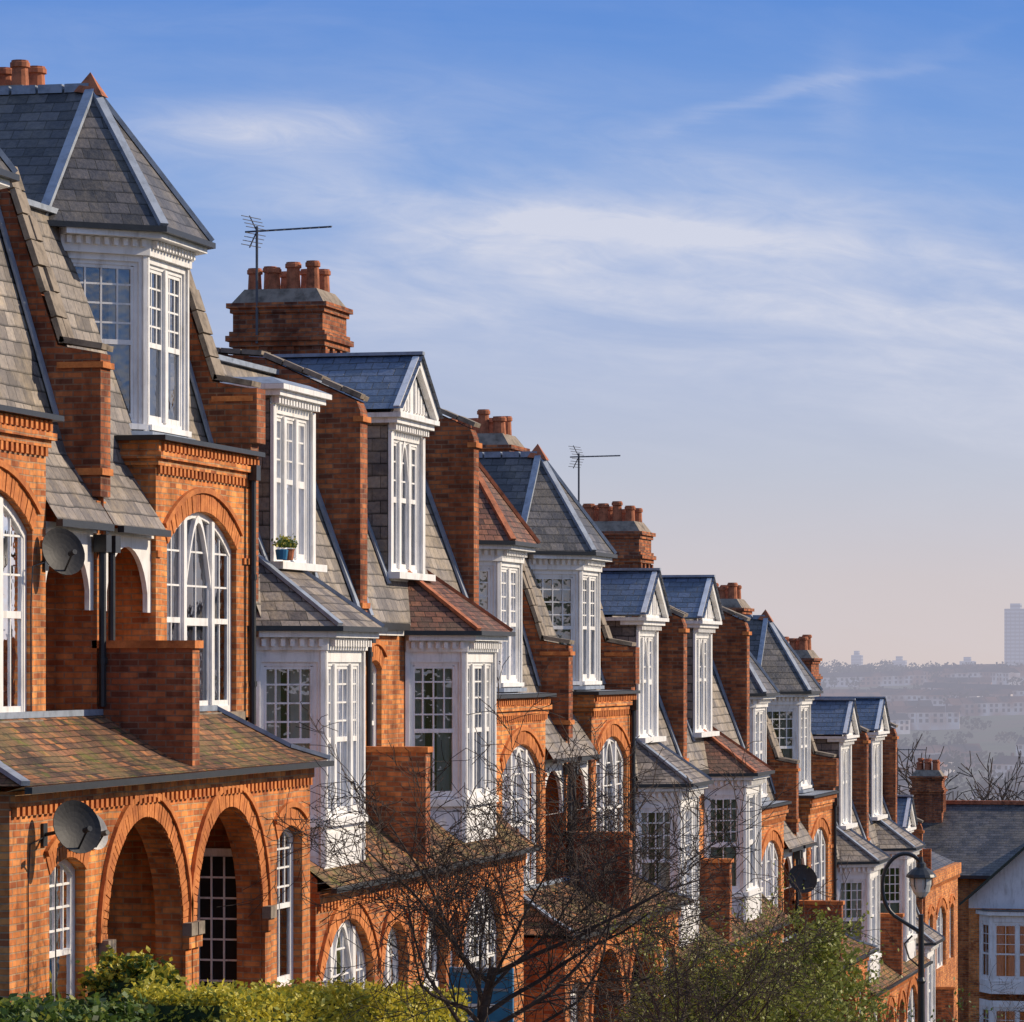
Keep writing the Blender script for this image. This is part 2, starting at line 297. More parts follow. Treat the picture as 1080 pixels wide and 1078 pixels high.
def window(b,f,a0,a1,b0,b1,rise=0,lights=(0,1),w=-.1,nx=3,ny=3,split=.5,fw=.06,curt=True,gothic=False,bk=.45):
    hw=(a1-a0)/2; mid=(a0+a1)/2
    if rise>0:
        _,Rr,ph,A=arc(a0,a1,b1,rise); top=A[::-1]
        tf=lambda u:b1-Rr+math.sqrt(max(0,Rr*Rr-(u-mid)**2))
    else: top=[(a1,b1),(a0,b1)]; tf=lambda u:b1
    outer=[(a0,b0),(a1,b0)]+top
    s=(hw-fw)/hw
    inner=[(mid+(u-mid)*s,(b0+fw if k<2 else v-fw)) for k,(u,v) in enumerate(outer)]
    n=len(outer)
    for i in range(n):
        j=(i+1)%n; o1,o2,i1,i2=outer[i],outer[j],inner[i],inner[j]
        b.poly('window_frames',[f.p(*o1,w),f.p(*o2,w),f.p(*i2,w),f.p(*i1,w)])
        b.poly('window_frames',[f.p(*i1,w),f.p(*i2,w),f.p(*i2,w-.06),f.p(*i1,w-.06)])
    b.poly('window_glass',[f.p(*q,w-.035) for q in inner])
    b.poly('shade_panels',[f.p(a0,b0,w-bk),f.p(a1,b0,w-bk),f.p(a1,b1,w-bk),f.p(a0,b1,w-bk)])  # dark sheet behind the glass stands in for an unlit room
    vmr=b0+(b1-b0)*split
    W=a1-a0
    for li in range(len(lights)-1):
        l0=a0+W*lights[li]; l1=a0+W*lights[li+1]
        if li>0: b.fb('window_frames',f,l0-.055,l0+.055,b0+fw,tf(l0)-fw*.5,w-.06,w+.03)
        e0=l0+(fw if li==0 else .055); e1=l1-(fw if li==len(lights)-2 else .055)
        b.fb('window_frames',f,e0,e0+.04,b0+fw,tf(e0+.02)-fw*1.2,w-.055,w-.012); b.fb('window_frames',f,e1-.04,e1,b0+fw,tf(e1-.02)-fw*1.2,w-.055,w-.012)
        b.fb('window_frames',f,e0+.04,e1-.04,b0+fw,b0+fw+.07,w-.055,w-.014)
        if rise<=0: b.fb('window_frames',f,e0+.04,e1-.04,b1-fw-.045,b1-fw,w-.055,w-.014)
        dv=U(0,.05) if R()<.8 else U(.05,.25)
        b.fb('window_frames',f,e0+.04,e1-.04,vmr-.03-dv*.2,vmr+.03,w-.05,w-.008)
        for k in range(1,nx):
            u=e0+(e1-e0)*k/nx; b.fb('window_frames',f,u-.012,u+.012,vmr+.03,tf(u)-fw*.8,w-.05,w-.02)
        for k in range(1,ny):
            v=vmr+(b1-fw-vmr)*k/ny
            uu=[e0+(e1-e0)*q/24 for q in range(25)]; ok=[q for q in uu if tf(q)-fw>v]
            if len(ok)>3: b.fb('window_frames',f,ok[0],ok[-1],v-.012,v+.012,w-.048,w-.022)
        if e1-e0>.6: b.fb('window_frames',f,(e0+e1)/2-.013,(e0+e1)/2+.013,b0+fw+.07,vmr-.03-dv*.2,w-.05,w-.02)
        if gothic and (li==1 or len(lights)==2) :
            m2=(e0+e1)/2; hh=(e1-e0)/2
            for sgn in (-1,1):
                pr=[(m2+sgn*hh*(1-q/8)**1.0, vmr+(b1-vmr)*.28+(b1-vmr)*.62*math.sin(q/8*math.pi/2)) for q in range(9)]
                for q in range(8):
                    (ua,va),(ub,vb)=pr[q],pr[q+1]
                    b.hexa('window_frames',[f.p(ua,va,w-.05),f.p(ub,vb,w-.05),f.p(ub,vb+.09,w-.05),f.p(ua,va+.09,w-.05)],[f.p(ua,va,w+.02),f.p(ub,vb,w+.02),f.p(ub,vb+.09,w+.02),f.p(ua,va+.09,w+.02)])
        if curt:
            typ=R(); cw=w-.13
            segs=[]
            if typ<.55:
                k=U(.22,.42)*(e1-e0); segs=[(e0,e0+k,b0,tf(e0+.05)-fw),(e1-k,e1,b0,tf(e1-.05)-fw)]
            elif typ<.75: segs=[(e0,e1,b0+(b1-b0)*U(.35,.75),min(tf(e0),tf(e1))-fw)]
            elif typ<.92: segs=[(e0,e1,b0,b0+(b1-b0)*U(.45,.6))]
            for (s0,s1,c0,c1) in segs:
                if c1-c0<.1: continue
                m=max(3,int((s1-s0)/.05))
                for q in range(m):
                    ua=s0+(s1-s0)*q/m; ub=s0+(s1-s0)*(q+1)/m; d1=.02*(q%2); d2=.02*((q+1)%2)
                    b.poly('window_curtains',[f.p(ua,c0,cw-d1),f.p(ub,c0,cw-d2),f.p(ub,c1,cw-d2),f.p(ua,c1,cw-d1)])
def dent(b,part,f,u0,u1,v0,v1,w0,w1,sp,sz):
    n=max(1,int((u1-u0)/sp)); st=(u1-u0)/n
    for i in range(n):
        c=u0+st*(i+.5); b.fb(part,f,c-sz/2,c+sz/2,v0,v1,w0,w1)
def facets(pts):
    out=[]
    for i in range(len(pts)-1):
        d=Vector(pts[i+1])-Vector(pts[i]); out.append((Fr(pts[i],d),d.length))
    return out
def chimney(b,xc,ztop,zb,t0=-.7,t1=.7,pots=4,L=.76):
    b.box('chimney_stack',xc-L,xc+L,t0,t1,zb,ztop-.95)
    for k,(d,h0,h1) in enumerate([(.05,.95,.86),(.10,.86,.77),(.05,.77,.70),(0,.70,.40),(.04,.40,.32),(.09,.32,.24)]):
        b.box('chimney_stack',xc-L-d,xc+L+d,t0-d,t1+d,ztop-h0,ztop-h1)
    for q in range(3):
        c=t0+(t1-t0)*(q+.5)/3
        b.box('shade_panels',xc+L-.02,xc+L+.004,c-.1,c+.1,ztop-1.6,ztop-1.05)  # flat dark panels imitate the shade inside recessed niches
    for q in range(4):
        c=t0+.06+(t1-t0-.12)*q/3
        b.box('chimney_stack',xc+L+.002,xc+L+.05,c-.06,c+.06,ztop-1.65,ztop-.97)
    for q in range(4):
        c=xc-L+.08+(2*L-.16)*q/3
        b.box('chimney_stack',c-.06,c+.06,t0-.04,t0+.0,ztop-1.9,ztop-.96)
    b.hexa('stone_copings',[(xc-L-.02,t0-.02,ztop-.24),(xc+L+.02,t0-.02,ztop-.24),(xc+L+.02,t1+.02,ztop-.24),(xc-L-.02,t1+.02,ztop-.24)],
        [(xc-L+.15,t0+.15,ztop),(xc+L-.15,t0+.15,ztop),(xc+L-.15,t1-.15,ztop),(xc-L+.15,t1-.15,ztop)])
    for i in range(pots):
        for tt in (t0+.34,t1-.34):
            x=xc-L+.28+(2*L-.56)*i/(pots-1)+U(-.03,.03); h=U(.30,.48); r=U(.10,.135)
            b.cyl('chimney_pots',x,tt,[(ztop-.03,r*1.05),(ztop+h-.1,r*.92),(ztop+h-.09,r*1.15),(ztop+h-.03,r*1.15),(ztop+h-.02,r),(ztop+h,r),(ztop+h,r*.75),(ztop+h-.12,r*.7)])
def coping(b,line,t0,t1,th=.07):
    for (xa,za),(xb,zb) in zip(line[:-1],line[1:]):
        L=math.hypot(xb-xa,zb-za); n=max(1,int(L/.32)); nx_,nz=-(zb-za)/L,(xb-xa)/L
        if nz<0 or (abs(nz)<1e-6 and nx_<0): nx_,nz=-nx_,-nz
        for i in range(n):
            a=(i+.03)/n; c=(i+.97)/n; off=U(0,.04)+.003
            P=[(xa+(xb-xa)*a,za+(zb-za)*a),(xa+(xb-xa)*c,za+(zb-za)*c)]
            q=[(x+nx_*off,z+nz*off) for x,z in P]; r=[(x+nx_*(off+th),z+nz*(off+th)) for x,z in P]
            b.hexa('stone_copings',[(q[0][0],t0-.03,q[0][1]),(q[1][0],t0-.03,q[1][1]),(q[1][0],t1+.03,q[1][1]),(q[0][0],t1+.03,q[0][1])],
                  [(r[0][0],t0-.03,r[0][1]),(r[1][0],t0-.03,r[1][1]),(r[1][0],t1+.03,r[1][1]),(r[0][0],t1+.03,r[0][1])])
def downpipe(b,x,t,z0,z1):
    b.tube('gutters_and_pipes',[(x,t,z0),(x,t,z1)],.045,8)
    z=z0+.5
    while z<z1: b.cyl('gutters_and_pipes',x,t,[(z,.06),(z+.07,.06)],8); z+=1.4
    b.box('gutters_and_pipes',x-.08,x+.08,t-.09,t+.09,z1-.2,z1)

def ground_floor(b,H,kind,tc,blue,Hp,xg):
    f=Fr((xg,0),(0,1)); G=-8.0
    if kind=='A':
        ops=[(.25,2.85,G,-1.72,1.3),(3.5,4.6,-4.1,-2.05,.16)]
    else:
        ops=[(.45,1.75,G,-1.95,.65),(2.0,2.5,-4.0,-2.0,.25) if tc>4 else (.01,.02,G,G+.01),(tc-1.25,tc+1.25,-4.0,-1.75,.75)]
        ops=[o for o in ops if o[1]-o[0]>.1]
    wall(b,'brick_walls',f,.0,Hp,G,-1.3,ops,dep=.32 if kind=='A' else .16)
    for k in (0,1): b.poly('brick_walls',[(x,[0.015,Hp][k],z) for x,z in ((-.19,G),(xg,G),(xg,-1.3),(-.19,-1.3))])
    if H-Hp>.05: b.poly('brick_walls',[(.0,Hp,G),(.0,H,G),(.0,H,-.7),(.0,Hp,-.7)])
    if kind=='A':
        b.poly('brick_walls',[(-.2,.02,G),(-.2,3.1,G),(-.2,3.1,-1.3),(-.2,.02,-1.3)])
        b.poly('brick_walls',[(-.2,3.1,G),(.9,3.1,G),(.9,3.1,-1.3),(-.2,3.1,-1.3)])
        b.poly('white_trim',[(-.2,.02,-1.45),(1.0,.02,-1.45),(1.0,3.1,-1.45),(-.2,3.1,-1.45)])
        g=Fr((-.2,0),(0,1)); b.fb('front_door',g,1.0,2.0,-5.2,-3.0,.01,.06); b.fb('white_trim',g,.9,2.1,-3.0,-2.9,.01,.1)
        b.fb('white_trim',g,.85,.98,-5.2,-2.3,.01,.08);b.fb('white_trim',g,2.02,2.15,-5.2,-2.3,.01,.08); b.fb('window_glass',g,1.0,2.0,-2.88,-2.35,.01,.03)
        b.box('white_trim',-.05,.75,3.03,3.09,-4.3,-2.3); b.box('shade_panels',.02,.68,3.02,3.028,-4.2,-2.4)
        for q in range(1,4): b.box('white_trim',.02+.66*q/4-.012,.02+.66*q/4+.012,3.0,3.018,-4.2,-2.4)
        for q in range(1,7): b.box('white_trim',.02,.68,3.002,3.016,-4.2+1.8*q/7-.012,-4.2+1.8*q/7+.012)
        for v0 in (-5.0,-4.0):
            for uu in (1.1,1.55): b.fb('front_door',g,uu,uu+.34,v0,v0+.85,.06,.075)
        window(b,f,3.5,4.6,-4.1,-2.05,.16,(0,1),w=-.12,nx=4,ny=4,split=.5)
        for (s,e) in ((.02,.245),(2.855,3.1)):
            b.fb('stone_copings',f,s,e,-3.15,-3.0,.005,.12); b.fb('brick_walls',f,s,e,-3.3,-3.15,.005,.09); b.fb('brick_walls',f,s,e,-8,-3.3,.005,.045)
        b.fb('stone_copings',f,3.4,4.7,-4.22,-4.1,.003,.09)
    else:
        g=Fr((xg-.2,0),(0,1)); dn='blue_front_door' if blue else 'front_door'
        b.fb(dn,g,.45,1.75,-8,-3.15,.0,.05); b.fb('white_trim',g,.45,1.75,-3.15,-3.02,.0,.09)
        window(b,f,.45,1.75,-3.02,-1.95,.65,(0,.5,1),w=-.14,nx=2,ny=2,split=.1,curt=False)
        if tc>4: window(b,f,2.0,2.5,-4.0,-2.0,.25,w=-.1,nx=2,ny=2)
        window(b,f,tc-1.25,tc+1.25,-4.0,-1.75,.75,(0,.28,.72,1),w=-.1,nx=3,ny=3,gothic=True,split=.5)
        b.fb('stone_copings',f,tc-1.35,tc+1.35,-4.12,-4.0,.003,.09)
    b.fb('brick_walls',f,0.001,Hp-.001,-1.46,-1.3,.003,.06)
    dent(b,'brick_arches',f,.03,Hp-.03,-1.56,-1.46,.002,.055,.155,.08)
    x1,z1=xg+.22,-1.24
    hip=kind=='A'
    zm,zt=(-1.08,-.58) if hip else (-.93,-.30)
    Ht=Hp-.75 if hip else Hp; He=Hp+.12 if hip else Hp
    pr=[(x1,z1,He),(xg-.2,zm,Hp-.25 if hip else Hp),(0,zt,Ht)]
    for (xa,za,ha),(xb,zb,hb) in zip(pr[:-1],pr[1:]):
        b.poly('porch_roof_tiles',[(xa,0,za),(xa,ha,za),(xb,hb,zb),(xb,0,zb)])
    if hip:
        b.poly('porch_roof_tiles',[(x1,He,z1),(0,He,z1),(0,Hp-.25,-1.08),(xg-.2,Hp-.25,-1.08)])
        b.poly('porch_roof_tiles',[(xg-.2,Hp-.25,-1.08),(0,Hp-.25,-1.08),(0,Ht,-.58)])
        b.beam('lead_hips',(x1,He,z1+.03),(xg-.2,Hp-.25,-1.05),.1,.05); b.beam('lead_hips',(xg-.2,Hp-.25,-1.05),(0,Ht,-.55),.1,.05)
    else:
        for t in (.003,Hp-.003): b.poly('brick_walls',[(x1-.2,t,-1.3),(x1-.2,t,z1+.1),(xg-.2,t,zm-.01),(0,t,zt-.01),(0,t,-1.3)])
    b.poly('white_trim',[(x1-.02,0,z1-.005),(x1-.02,He,z1-.005),(xg,He,-1.3),(xg,0,-1.3)])
    b.box('gutters_and_pipes',x1-.01,x1+.07,0,He,z1-.08,z1-.01)
    b.box('lead_hips',.003,.05,0.01,Ht-.01,zt-.02,zt+.05)
    return f
def rear(b,H,zt,xt,zr):
    b.poly('rear_roof',[(xt,0,zt),(xt,H,zt),(-4.8,H,zr),(-4.8,0,zr)])
    b.poly('rear_roof',[(-4.8,0,zr),(-4.8,H,zr),(-9.5,H,zt-.6),(-9.5,0,zt-.6)])
    b.poly('brick_walls',[(-9.5,0,-9),(-9.5,H,-9),(-9.5,H,zt-.6),(-9.5,0,zt-.6)])
    b.beam('ridge_tiles',(-4.8,0,zr+.03),(-4.8,H,zr+.03),.22,.1)
    for t in (.02,H-.02):
        b.poly('brick_walls',[(0,t,-8),(-9.5,t,-8),(-9.5,t,zt-.6),(-4.8,t,zr),(xt,t,zt),(xt+.4,t,zt-1.5),(0,t,2.2)])

def house_A(b,H,outer,top,tile,Hp,tc=3.5):
    ground_floor(b,H,'A',4,False,Hp,1.05)
    f0=Fr((0,0),(0,1)); fr=Fr((-.7,0),(0,1))
    T0=1.9
    a0,a1=T0+.42,T0+3.22
    wall(b,'brick_walls',f0,T0,H,-.75,2.42,[(a0,a1,-.62,1.92,.45)],dep=.16)
    window(b,f0,a0,a1,-.62,1.92,.45,(0,.3,.7,1),w=-.07,nx=2,ny=3,gothic=True,split=.46,fw=.08)
    b.fb('stone_copings',f0,a0-.08,a1+.08,-.74,-.62,.003,.1)
    b.poly('brick_walls',[(-.7,T0,-.75),(0,T0,-.75),(0,T0,2.42),(-.7,T0,2.42)])
    for (w,v0,v1) in ((.05,2.42,2.5),(.1,2.5,2.58)):
        b.box('brick_walls',-.72,w,T0-w,H-.003,v0,v1)
    dent(b,'brick_arches',f0,T0,H,2.32,2.42,.002,.045,.15,.075)
    b.box('brick_walls',-.72,.06,T0-.06,H-.003,2.58,2.72); dent(b,'brick_arches',f0,T0,H,2.60,2.70,.061,.10,.15,.075)
    b.box('gutters_and_pipes',-.72,.17,T0-.14,H-.002,2.72,2.78)
    b.poly('lead_roof',[(-1.4,T0,2.79),(.12,T0,2.79),(.12,H,2.79),(-1.4,H,2.79)])
    for (s,e) in ((T0,a0-.26),(a1+.26,H)): b.fb('brick_arches',f0,s+.002,e,1.30,1.38,.002,.03)
    wall(b,'brick_walls',fr,0,T0,-.75,2.3,[(.55,1.5,-.6,1.35,.4)],dep=.1)
    fb=Fr((-.85,0),(0,1)); b.fb('front_door',fb,.5,1.55,-.6,.9,-.02,.03); b.fb('window_glass',fb,.6,1.45,.3,1.3,.04,.05)
    b.box('brick_walls',-.7,-.02,.0,.16,-.7,1.9)
    fv=Fr((-.06,0),(0,1)); wall(b,'white_trim',fv,.16,T0,.62,1.52,[(.3,T0-.14,.62,1.4,.55)],dep=.06,ring=False)
    b.fb('white_trim',fv,.17,T0-.01,1.52,1.60,-.08,.04)
    b.poly('mansard_slates',[(.14,.02,1.62),(.14,T0-.01,1.62),(-.42,T0-.01,2.5),(-.42,.02,2.5)])
    b.box('gutters_and_pipes',.12,.20,.17,T0-.01,1.54,1.62)
    b.box('party_walls',-.05,1.14,0,.13,-1.2,.18); b.box('brick_arches',-.08,1.18,-.0,.16,.18,.27)
    xa=lambda z:-.36-(z-2.35)*.3
    b.poly('mansard_slates',[(xa(2.4),0,2.4),(xa(2.4),H,2.4),(xa(5.5),H,5.5),(xa(5.5),0,5.5)])
    b.beam('lead_hips',(xa(5.5),0,5.53),(xa(5.5),H,5.53),.16,.07)
    rear(b,H,5.5,xa(5.5),6.2)
    pts=[(-1.25,tc-1.6),(-.4,tc-.8),(-.4,tc+.8),(-1.25,tc+1.6)]
    z0,z1=2.81,5.12
    for i,(f,L) in enumerate(facets(pts)):
        ww=(.10,L-.10) 
        wall(b,'white_trim',f,0,L,z0,z1,[(ww[0],ww[1],2.98,4.98)],dep=.05,ring=False)
        window(b,f,ww[0],ww[1],2.98,4.98,0,(0,1) if L<1.4 else (0,.5,1),w=-.03,nx=4 if L<1.4 else 3,ny=4,split=.5,fw=.05)
        b.fb('white_trim',f,.02,L-.02,2.9,2.97,.003,.07)
        dent(b,'white_trim',f,.02,L-.02,5.16,5.25,.05,.13,.12,.06)
        b.fb('white_trim',f,.0,.05,z0,z1,.004,.03); b.fb('white_trim',f,L-.05,L,z0,z1,.004,.03)
    b.band('white_trim',offp(pts,-.05),offp(pts,.06),5.06,5.26)
    b.band('white_trim',offp(pts,-.05),offp(pts,.24),5.26,5.36)
    b.band('lead_hips',offp(pts,-.05),offp(pts,.10),2.812,2.88)
    for sg in (-1,1):
        b.poly('mansard_slates',[(-1.25,tc+sg*1.6,2.81),(-3.2,tc+sg*1.6,2.81),(-3.2,tc+sg*1.6,5.35),(-1.25,tc+sg*1.6,5.35)])
    rp='turret_tiles' if tile else 'turret_roof'
    z=5.40; P=(-1.4,tc,top); Q=(-6.5,tc,top)
    E=[(-1.35,tc-1.95,z),(-.12,tc-.95,z),(-.12,tc+.95,z),(-1.35,tc+1.95,z)]
    for i in range(3): b.poly(rp,[E[i],E[i+1],P])
    b.poly(rp,[(-6.5,tc-1.95,z),E[0],P,Q]); b.poly(rp,[E[3],(-6.5,tc+1.95,z),Q,P])
    for e in E: b.beam('ridge_tiles' if tile else 'lead_hips',Vector(e)+Vector((0,0,.02)),Vector(P)+Vector((0,0,.02)),.12,.06)
    ep=[(e[0],e[1]) for e in E]; ep2=[(-6.5,ep[0][1])]+ep+[(-6.5,ep[3][1])]
    b.band('gutters_and_pipes',offp(ep2,-.03),offp(ep2,.05),z-.07,z+.0)
    b.poly('white_trim',[(x,t,z-.03) for x,t in ep2])
    n=14
    for i in range(n): b.box('ridge_tiles' if tile else 'lead_hips',-1.4-5*(i+.95)/n,-1.4-5*(i+.05)/n,tc-.08,tc+.08,top-.06,top+.05)
    b.mesh('ridge_tiles',[(-1.6,tc-.12,top-.06),(-1.22,tc-.12,top-.12),(-1.22,tc+.12,top-.12),(-1.6,tc+.12,top-.06),(-1.42,tc,top+.2)],[(0,1,4),(1,2,4),(2,3,4),(3,0,4)])
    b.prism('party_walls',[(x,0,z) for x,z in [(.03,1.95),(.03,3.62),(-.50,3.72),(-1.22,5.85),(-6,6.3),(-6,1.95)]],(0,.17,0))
    coping(b,[(.06,3.62),(-.50,3.72),(-1.22,5.85),(-3.2,6.0)],0.02,.17)
    b.box('brick_arches',-.5,.07,-0.0,.2,3.45,3.52); b.box('brick_arches',-.5,.06,0,.19,2.2,2.28)
    if outer:
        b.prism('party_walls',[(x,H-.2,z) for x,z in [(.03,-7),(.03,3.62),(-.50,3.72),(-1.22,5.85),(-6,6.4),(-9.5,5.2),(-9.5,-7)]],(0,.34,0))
        coping(b,[(.06,3.62),(-.50,3.72),(-1.22,5.85),(-3.2,6.1)],H-.2,H+.14)
        b.box('brick_arches',-.5,.07,H-.24,H+.18,3.45,3.52); b.box('party_walls',-.55,.12,H-.22,H+.16,2.9,3.62)
        b.beam('lead_hips',(xa(2.9)+.04,H-.28,2.9),(xa(5.5)+.04,H-.28,5.5),.12,.03)
        downpipe(b,.09,H-.3,-.8,2.6)
    b.beam('lead_hips',(xa(2.9)+.04,.25,2.9),(xa(5.5)+.04,.25,5.5),.12,.03)
    downpipe(b,.05,.16,-.5,1.5)

def house_B(b,H,outer,tc,ped,tile,blue,td):
    ground_floor(b,H,'B',tc,blue,H,.86)
    f0=Fr((0,0),(0,1))
    ops=[(.45,1.25,-.1,1.75,.14)]
    wall(b,'brick_walls',f0,0,H,-.7,2.22,ops,dep=.12)
    window(b,f0,.45,1.25,-.1,1.75,.14,w=-.08,nx=3,ny=3)
    b.fb('stone_copings',f0,.38,1.32,-.2,-.1,.003,.08)
    pts=[(0.002,tc-1.5),(.8,tc-.95),(.8,tc+.95),(0.002,tc+1.5)]
    for i,(f,L) in enumerate(facets(pts)):
        wall(b,'white_trim',f,0,L,-1.08,1.9,[(.09,L-.09,-.36,1.72)],dep=.05,ring=False)
        window(b,f,.09,L-.09,-.36,1.72,0,(0,1) if L<1.4 else (0,.27,.73,1),w=-.03,nx=4 if L<1.4 else 3,ny=4,split=.5,fw=.05,bk=.3)
        b.fb('white_trim',f,.02,L-.02,-.47,-.37,.003,.08)
        b.fb('white_trim',f,.0,.06,-1.0,1.88,.004,.035); b.fb('white_trim',f,L-.06,L,-1.0,1.88,.004,.035)
        dent(b,'white_trim',f,.02,L-.02,1.93,2.03,.05,.14,.12,.06)
        b.fb('white_trim',f,.12,L-.12,-.86,-.56,.003,.02)
    b.band('white_trim',offp(pts,-.05),offp(pts,.06),1.88,2.05)
    b.band('white_trim',offp(pts,-.05),offp(pts,.20),2.05,2.14)
    rp='bay_roof_tiles' if tile else 'bay_roof'
    E=[(-.15,tc-1.85,2.2),(1.06,tc-1.08,2.2),(1.06,tc+1.08,2.2),(-.15,tc+1.85,2.2)]
    A=(-.32,tc-.65,3.2); C=(-.32,tc+.65,3.2)
    b.poly(rp,[E[0],E[1],A]); b.poly(rp,[E[1],E[2],C,A]); b.poly(rp,[E[2],E[3],C])
    for p,q in ((E[1],A),(E[2],C)): b.beam('ridge_tiles' if tile else 'lead_hips',Vector(p)+Vector((0,0,.02)),Vector(q)+Vector((0,0,.02)),.11,.05)
    ep=[(e[0],e[1]) for e in E]
    b.band('gutters_and_pipes',offp(ep,-.03),offp(ep,.05),2.13,2.2)
    b.poly('white_trim',[(x,t,2.16) for x,t in ep])
    for s,e in ((.18,tc-1.9),(tc+1.9,H-.1)):
        if e-s>.1:
            b.box('gutters_and_pipes',.1,.2,s,e,2.2,2.3); b.box('white_trim',.004,.1,s,e,2.12,2.28)
    xb=lambda z:.12-(z-2.28)*.37
    b.poly('mansard_slates',[(xb(2.28),0,2.28),(xb(2.28),H,2.28),(xb(5.9),H,5.9),(xb(5.9),0,5.9)])
    b.beam('lead_hips',(xb(5.9),0,5.93),(xb(5.9),H,5.93),.16,.07)
    rear(b,H,5.9,xb(5.9),6.5)
    xf=-.12; hw=1.0
    fd=Fr((xf,td-hw),(0,1))
    wall(b,'white_trim',fd,0,2*hw,2.95,5.3,[(.17,2*hw-.17,3.1,5.1)],dep=.05,ring=False)
    window(b,fd,.17,2*hw-.17,3.1,5.1,0,(0,.33,.67,1),w=-.03,nx=2,ny=3,split=.55,gothic=ped,fw=.05,bk=.4)
    b.fb('white_trim',fd,-.06,2*hw+.06,2.98,3.08,.003,.2)
    b.fb('white_trim',fd,0,.14,3.08,5.2,.003,.05); b.fb('white_trim',fd,2*hw-.14,2*hw,3.08,5.2,.003,.05)
    dent(b,'white_trim',fd,0,2*hw,5.22,5.32,.003,.12,.13,.07)
    b.fb('white_trim',fd,-.1,2*hw+.1,5.32,5.40,-.3,.17); b.fb('white_trim',fd,-.16,2*hw+.16,5.40,5.47,-1.9,.24)
    for sg in (-1,1):
        t=td+sg*hw; b.poly('mansard_slates',[(xf-.01,t,2.9),(xf-.01,t,5.4),(-2,t,5.4),(-2,t,2.9)])
        b.beam('lead_hips',(xb(2.9)+.03,t+sg*.07,2.9),(xb(5.4)+.03,t+sg*.07,5.4),.14,.03)
    xo=xf+.24
    if ped:
        b.prism('white_trim',[(xo-.18,td-hw-.1,5.472),(xo-.18,td+hw+.1,5.472),(xo-.18,td,6.27)],(.04,0,0))
        for sg in (-1,1):
            b.beam('white_trim',(xo-.06,td+sg*(hw+.14),5.50),(xo-.06,td,6.33),.16,.1,up=(1,0,0))
            b.poly('dormer_roof',[(xo+.05,td+sg*(hw+.22),5.52),(-2.6,td+sg*(hw+.22),5.52),(-2.6,td,6.42),(xo+.05,td,6.42)])
            for q in range(5):
                k=.15+.16*q; b.box('white_trim',xo-.14,xo-.11,td+sg*k-.04,td+sg*k+.04,5.54,5.54+max(.05,(.62-.72*k)))
        b.beam('lead_hips',(xo+.05,td,6.44),(-2.6,td,6.44),.14,.05)
    else:
        b.hexa('lead_roof',[(xo,td-hw-.16,5.472),(xo,td+hw+.16,5.472),(-1.9,td+hw+.16,5.472),(-1.9,td-hw-.16,5.472)],[(xo-.25,td-hw+.1,5.58),(xo-.25,td+hw-.1,5.58),(-1.9,td+hw-.1,5.6),(-1.9,td-hw+.1,5.6)])
    pr=[(.05,2.0),(.08,2.4),(.08,5.35),(.02,5.5),(-1.4,6.15),(-6,6.6),(-6,2.0)]
    b.prism('party_walls',[(x,0,z) for x,z in pr],(0,.19,0)); coping(b,[(.08,5.5),(-1.4,6.15),(-3,6.3)],.02,.19)
    b.box('brick_arches',-.02,.13,0,.22,5.2,5.28); b.box('brick_arches',-.02,.12,0,.21,2.5,2.58)
    if outer:
        pr[0]=(.05,-7); pr[-1]=(-6,-7)
        b.prism('party_walls',[(x,H-.2,z) for x,z in pr],(0,.34,0)); coping(b,[(.08,5.5),(-1.4,6.15),(-3,6.3)],H-.2,H+.14)
        b.box('brick_arches',-.02,.13,H-.23,H+.17,5.2,5.28)
        b.beam('lead_hips',(xb(2.4)+.04,H-.29,2.4),(xb(5.8)+.04,H-.29,5.8),.16,.04)
    b.beam('lead_hips',(xb(2.4)+.04,.28,2.4),(xb(5.8)+.04,.28,5.8),.16,.04)
    b.box('party_walls',.004,1.04,0,.13,-1.2,.42); b.box('brick_arches',.004,1.08,0,.16,.42,.5)
    downpipe(b,.08,.28,-.1,2.2)

pairs=[('A',42.0,6.2,5.85,0.0,(3.5,0),(3.5,0)),('B',52.95,5.1,6.75,-1.7,(3.55,2.95),(4.05,3.05)),('A',66.9,7.2,5.6,-3.3,(2.9,0),(3.6,0)),
       ('B',77.6,5.1,7.6,-4.55,(3.4,3.1),(4.0,2.9)),('A',92.5,7.3,6.0,-6.1,(3.0,0),(3.8,0)),('B',104.3,5.8,5.9,-7.4,(3.9,3.0),(3.5,3.0)),('B',116.2,6.0,0,-10.4,(3.9,3.0),(0,0))]
for k,(typ,yc,Hn,Hf,O,nn,ff) in enumerate(pairs):
    for m,H,(tc_,td_) in ((-1,Hn,nn),(1,Hf,ff)):
        if H==0: continue
        tf=(lambda p,yc=yc,m=m,O=O:(p[0],yc+m*p[1],p[2]+O))
        b=B('brick_house',tf)
        if typ=='A': house_A(b,H,m==1,7.3,(k==2 and m==-1),(5.75 if k==0 else 5.0) if m==-1 else 4.95,tc_)
        else: house_B(b,H,m==1,tc_,not(k==1 and m==-1),(m==1) if k==1 else (R()<.3),k==1 and m==1,td_)
        if m==1 :
            bb=B('x',lambda p,yc=yc,H=H,O=O:(p[0],yc+H+p[1]-.03,p[2]+O)); bb.parts=b.parts
            if k==0: chimney(bb,-3.62,7.66,4.9,pots=3)
            else: chimney(bb,-3.07,7.8,4.9)
        b.finish((0,yc+m*H/2,O-5.4))

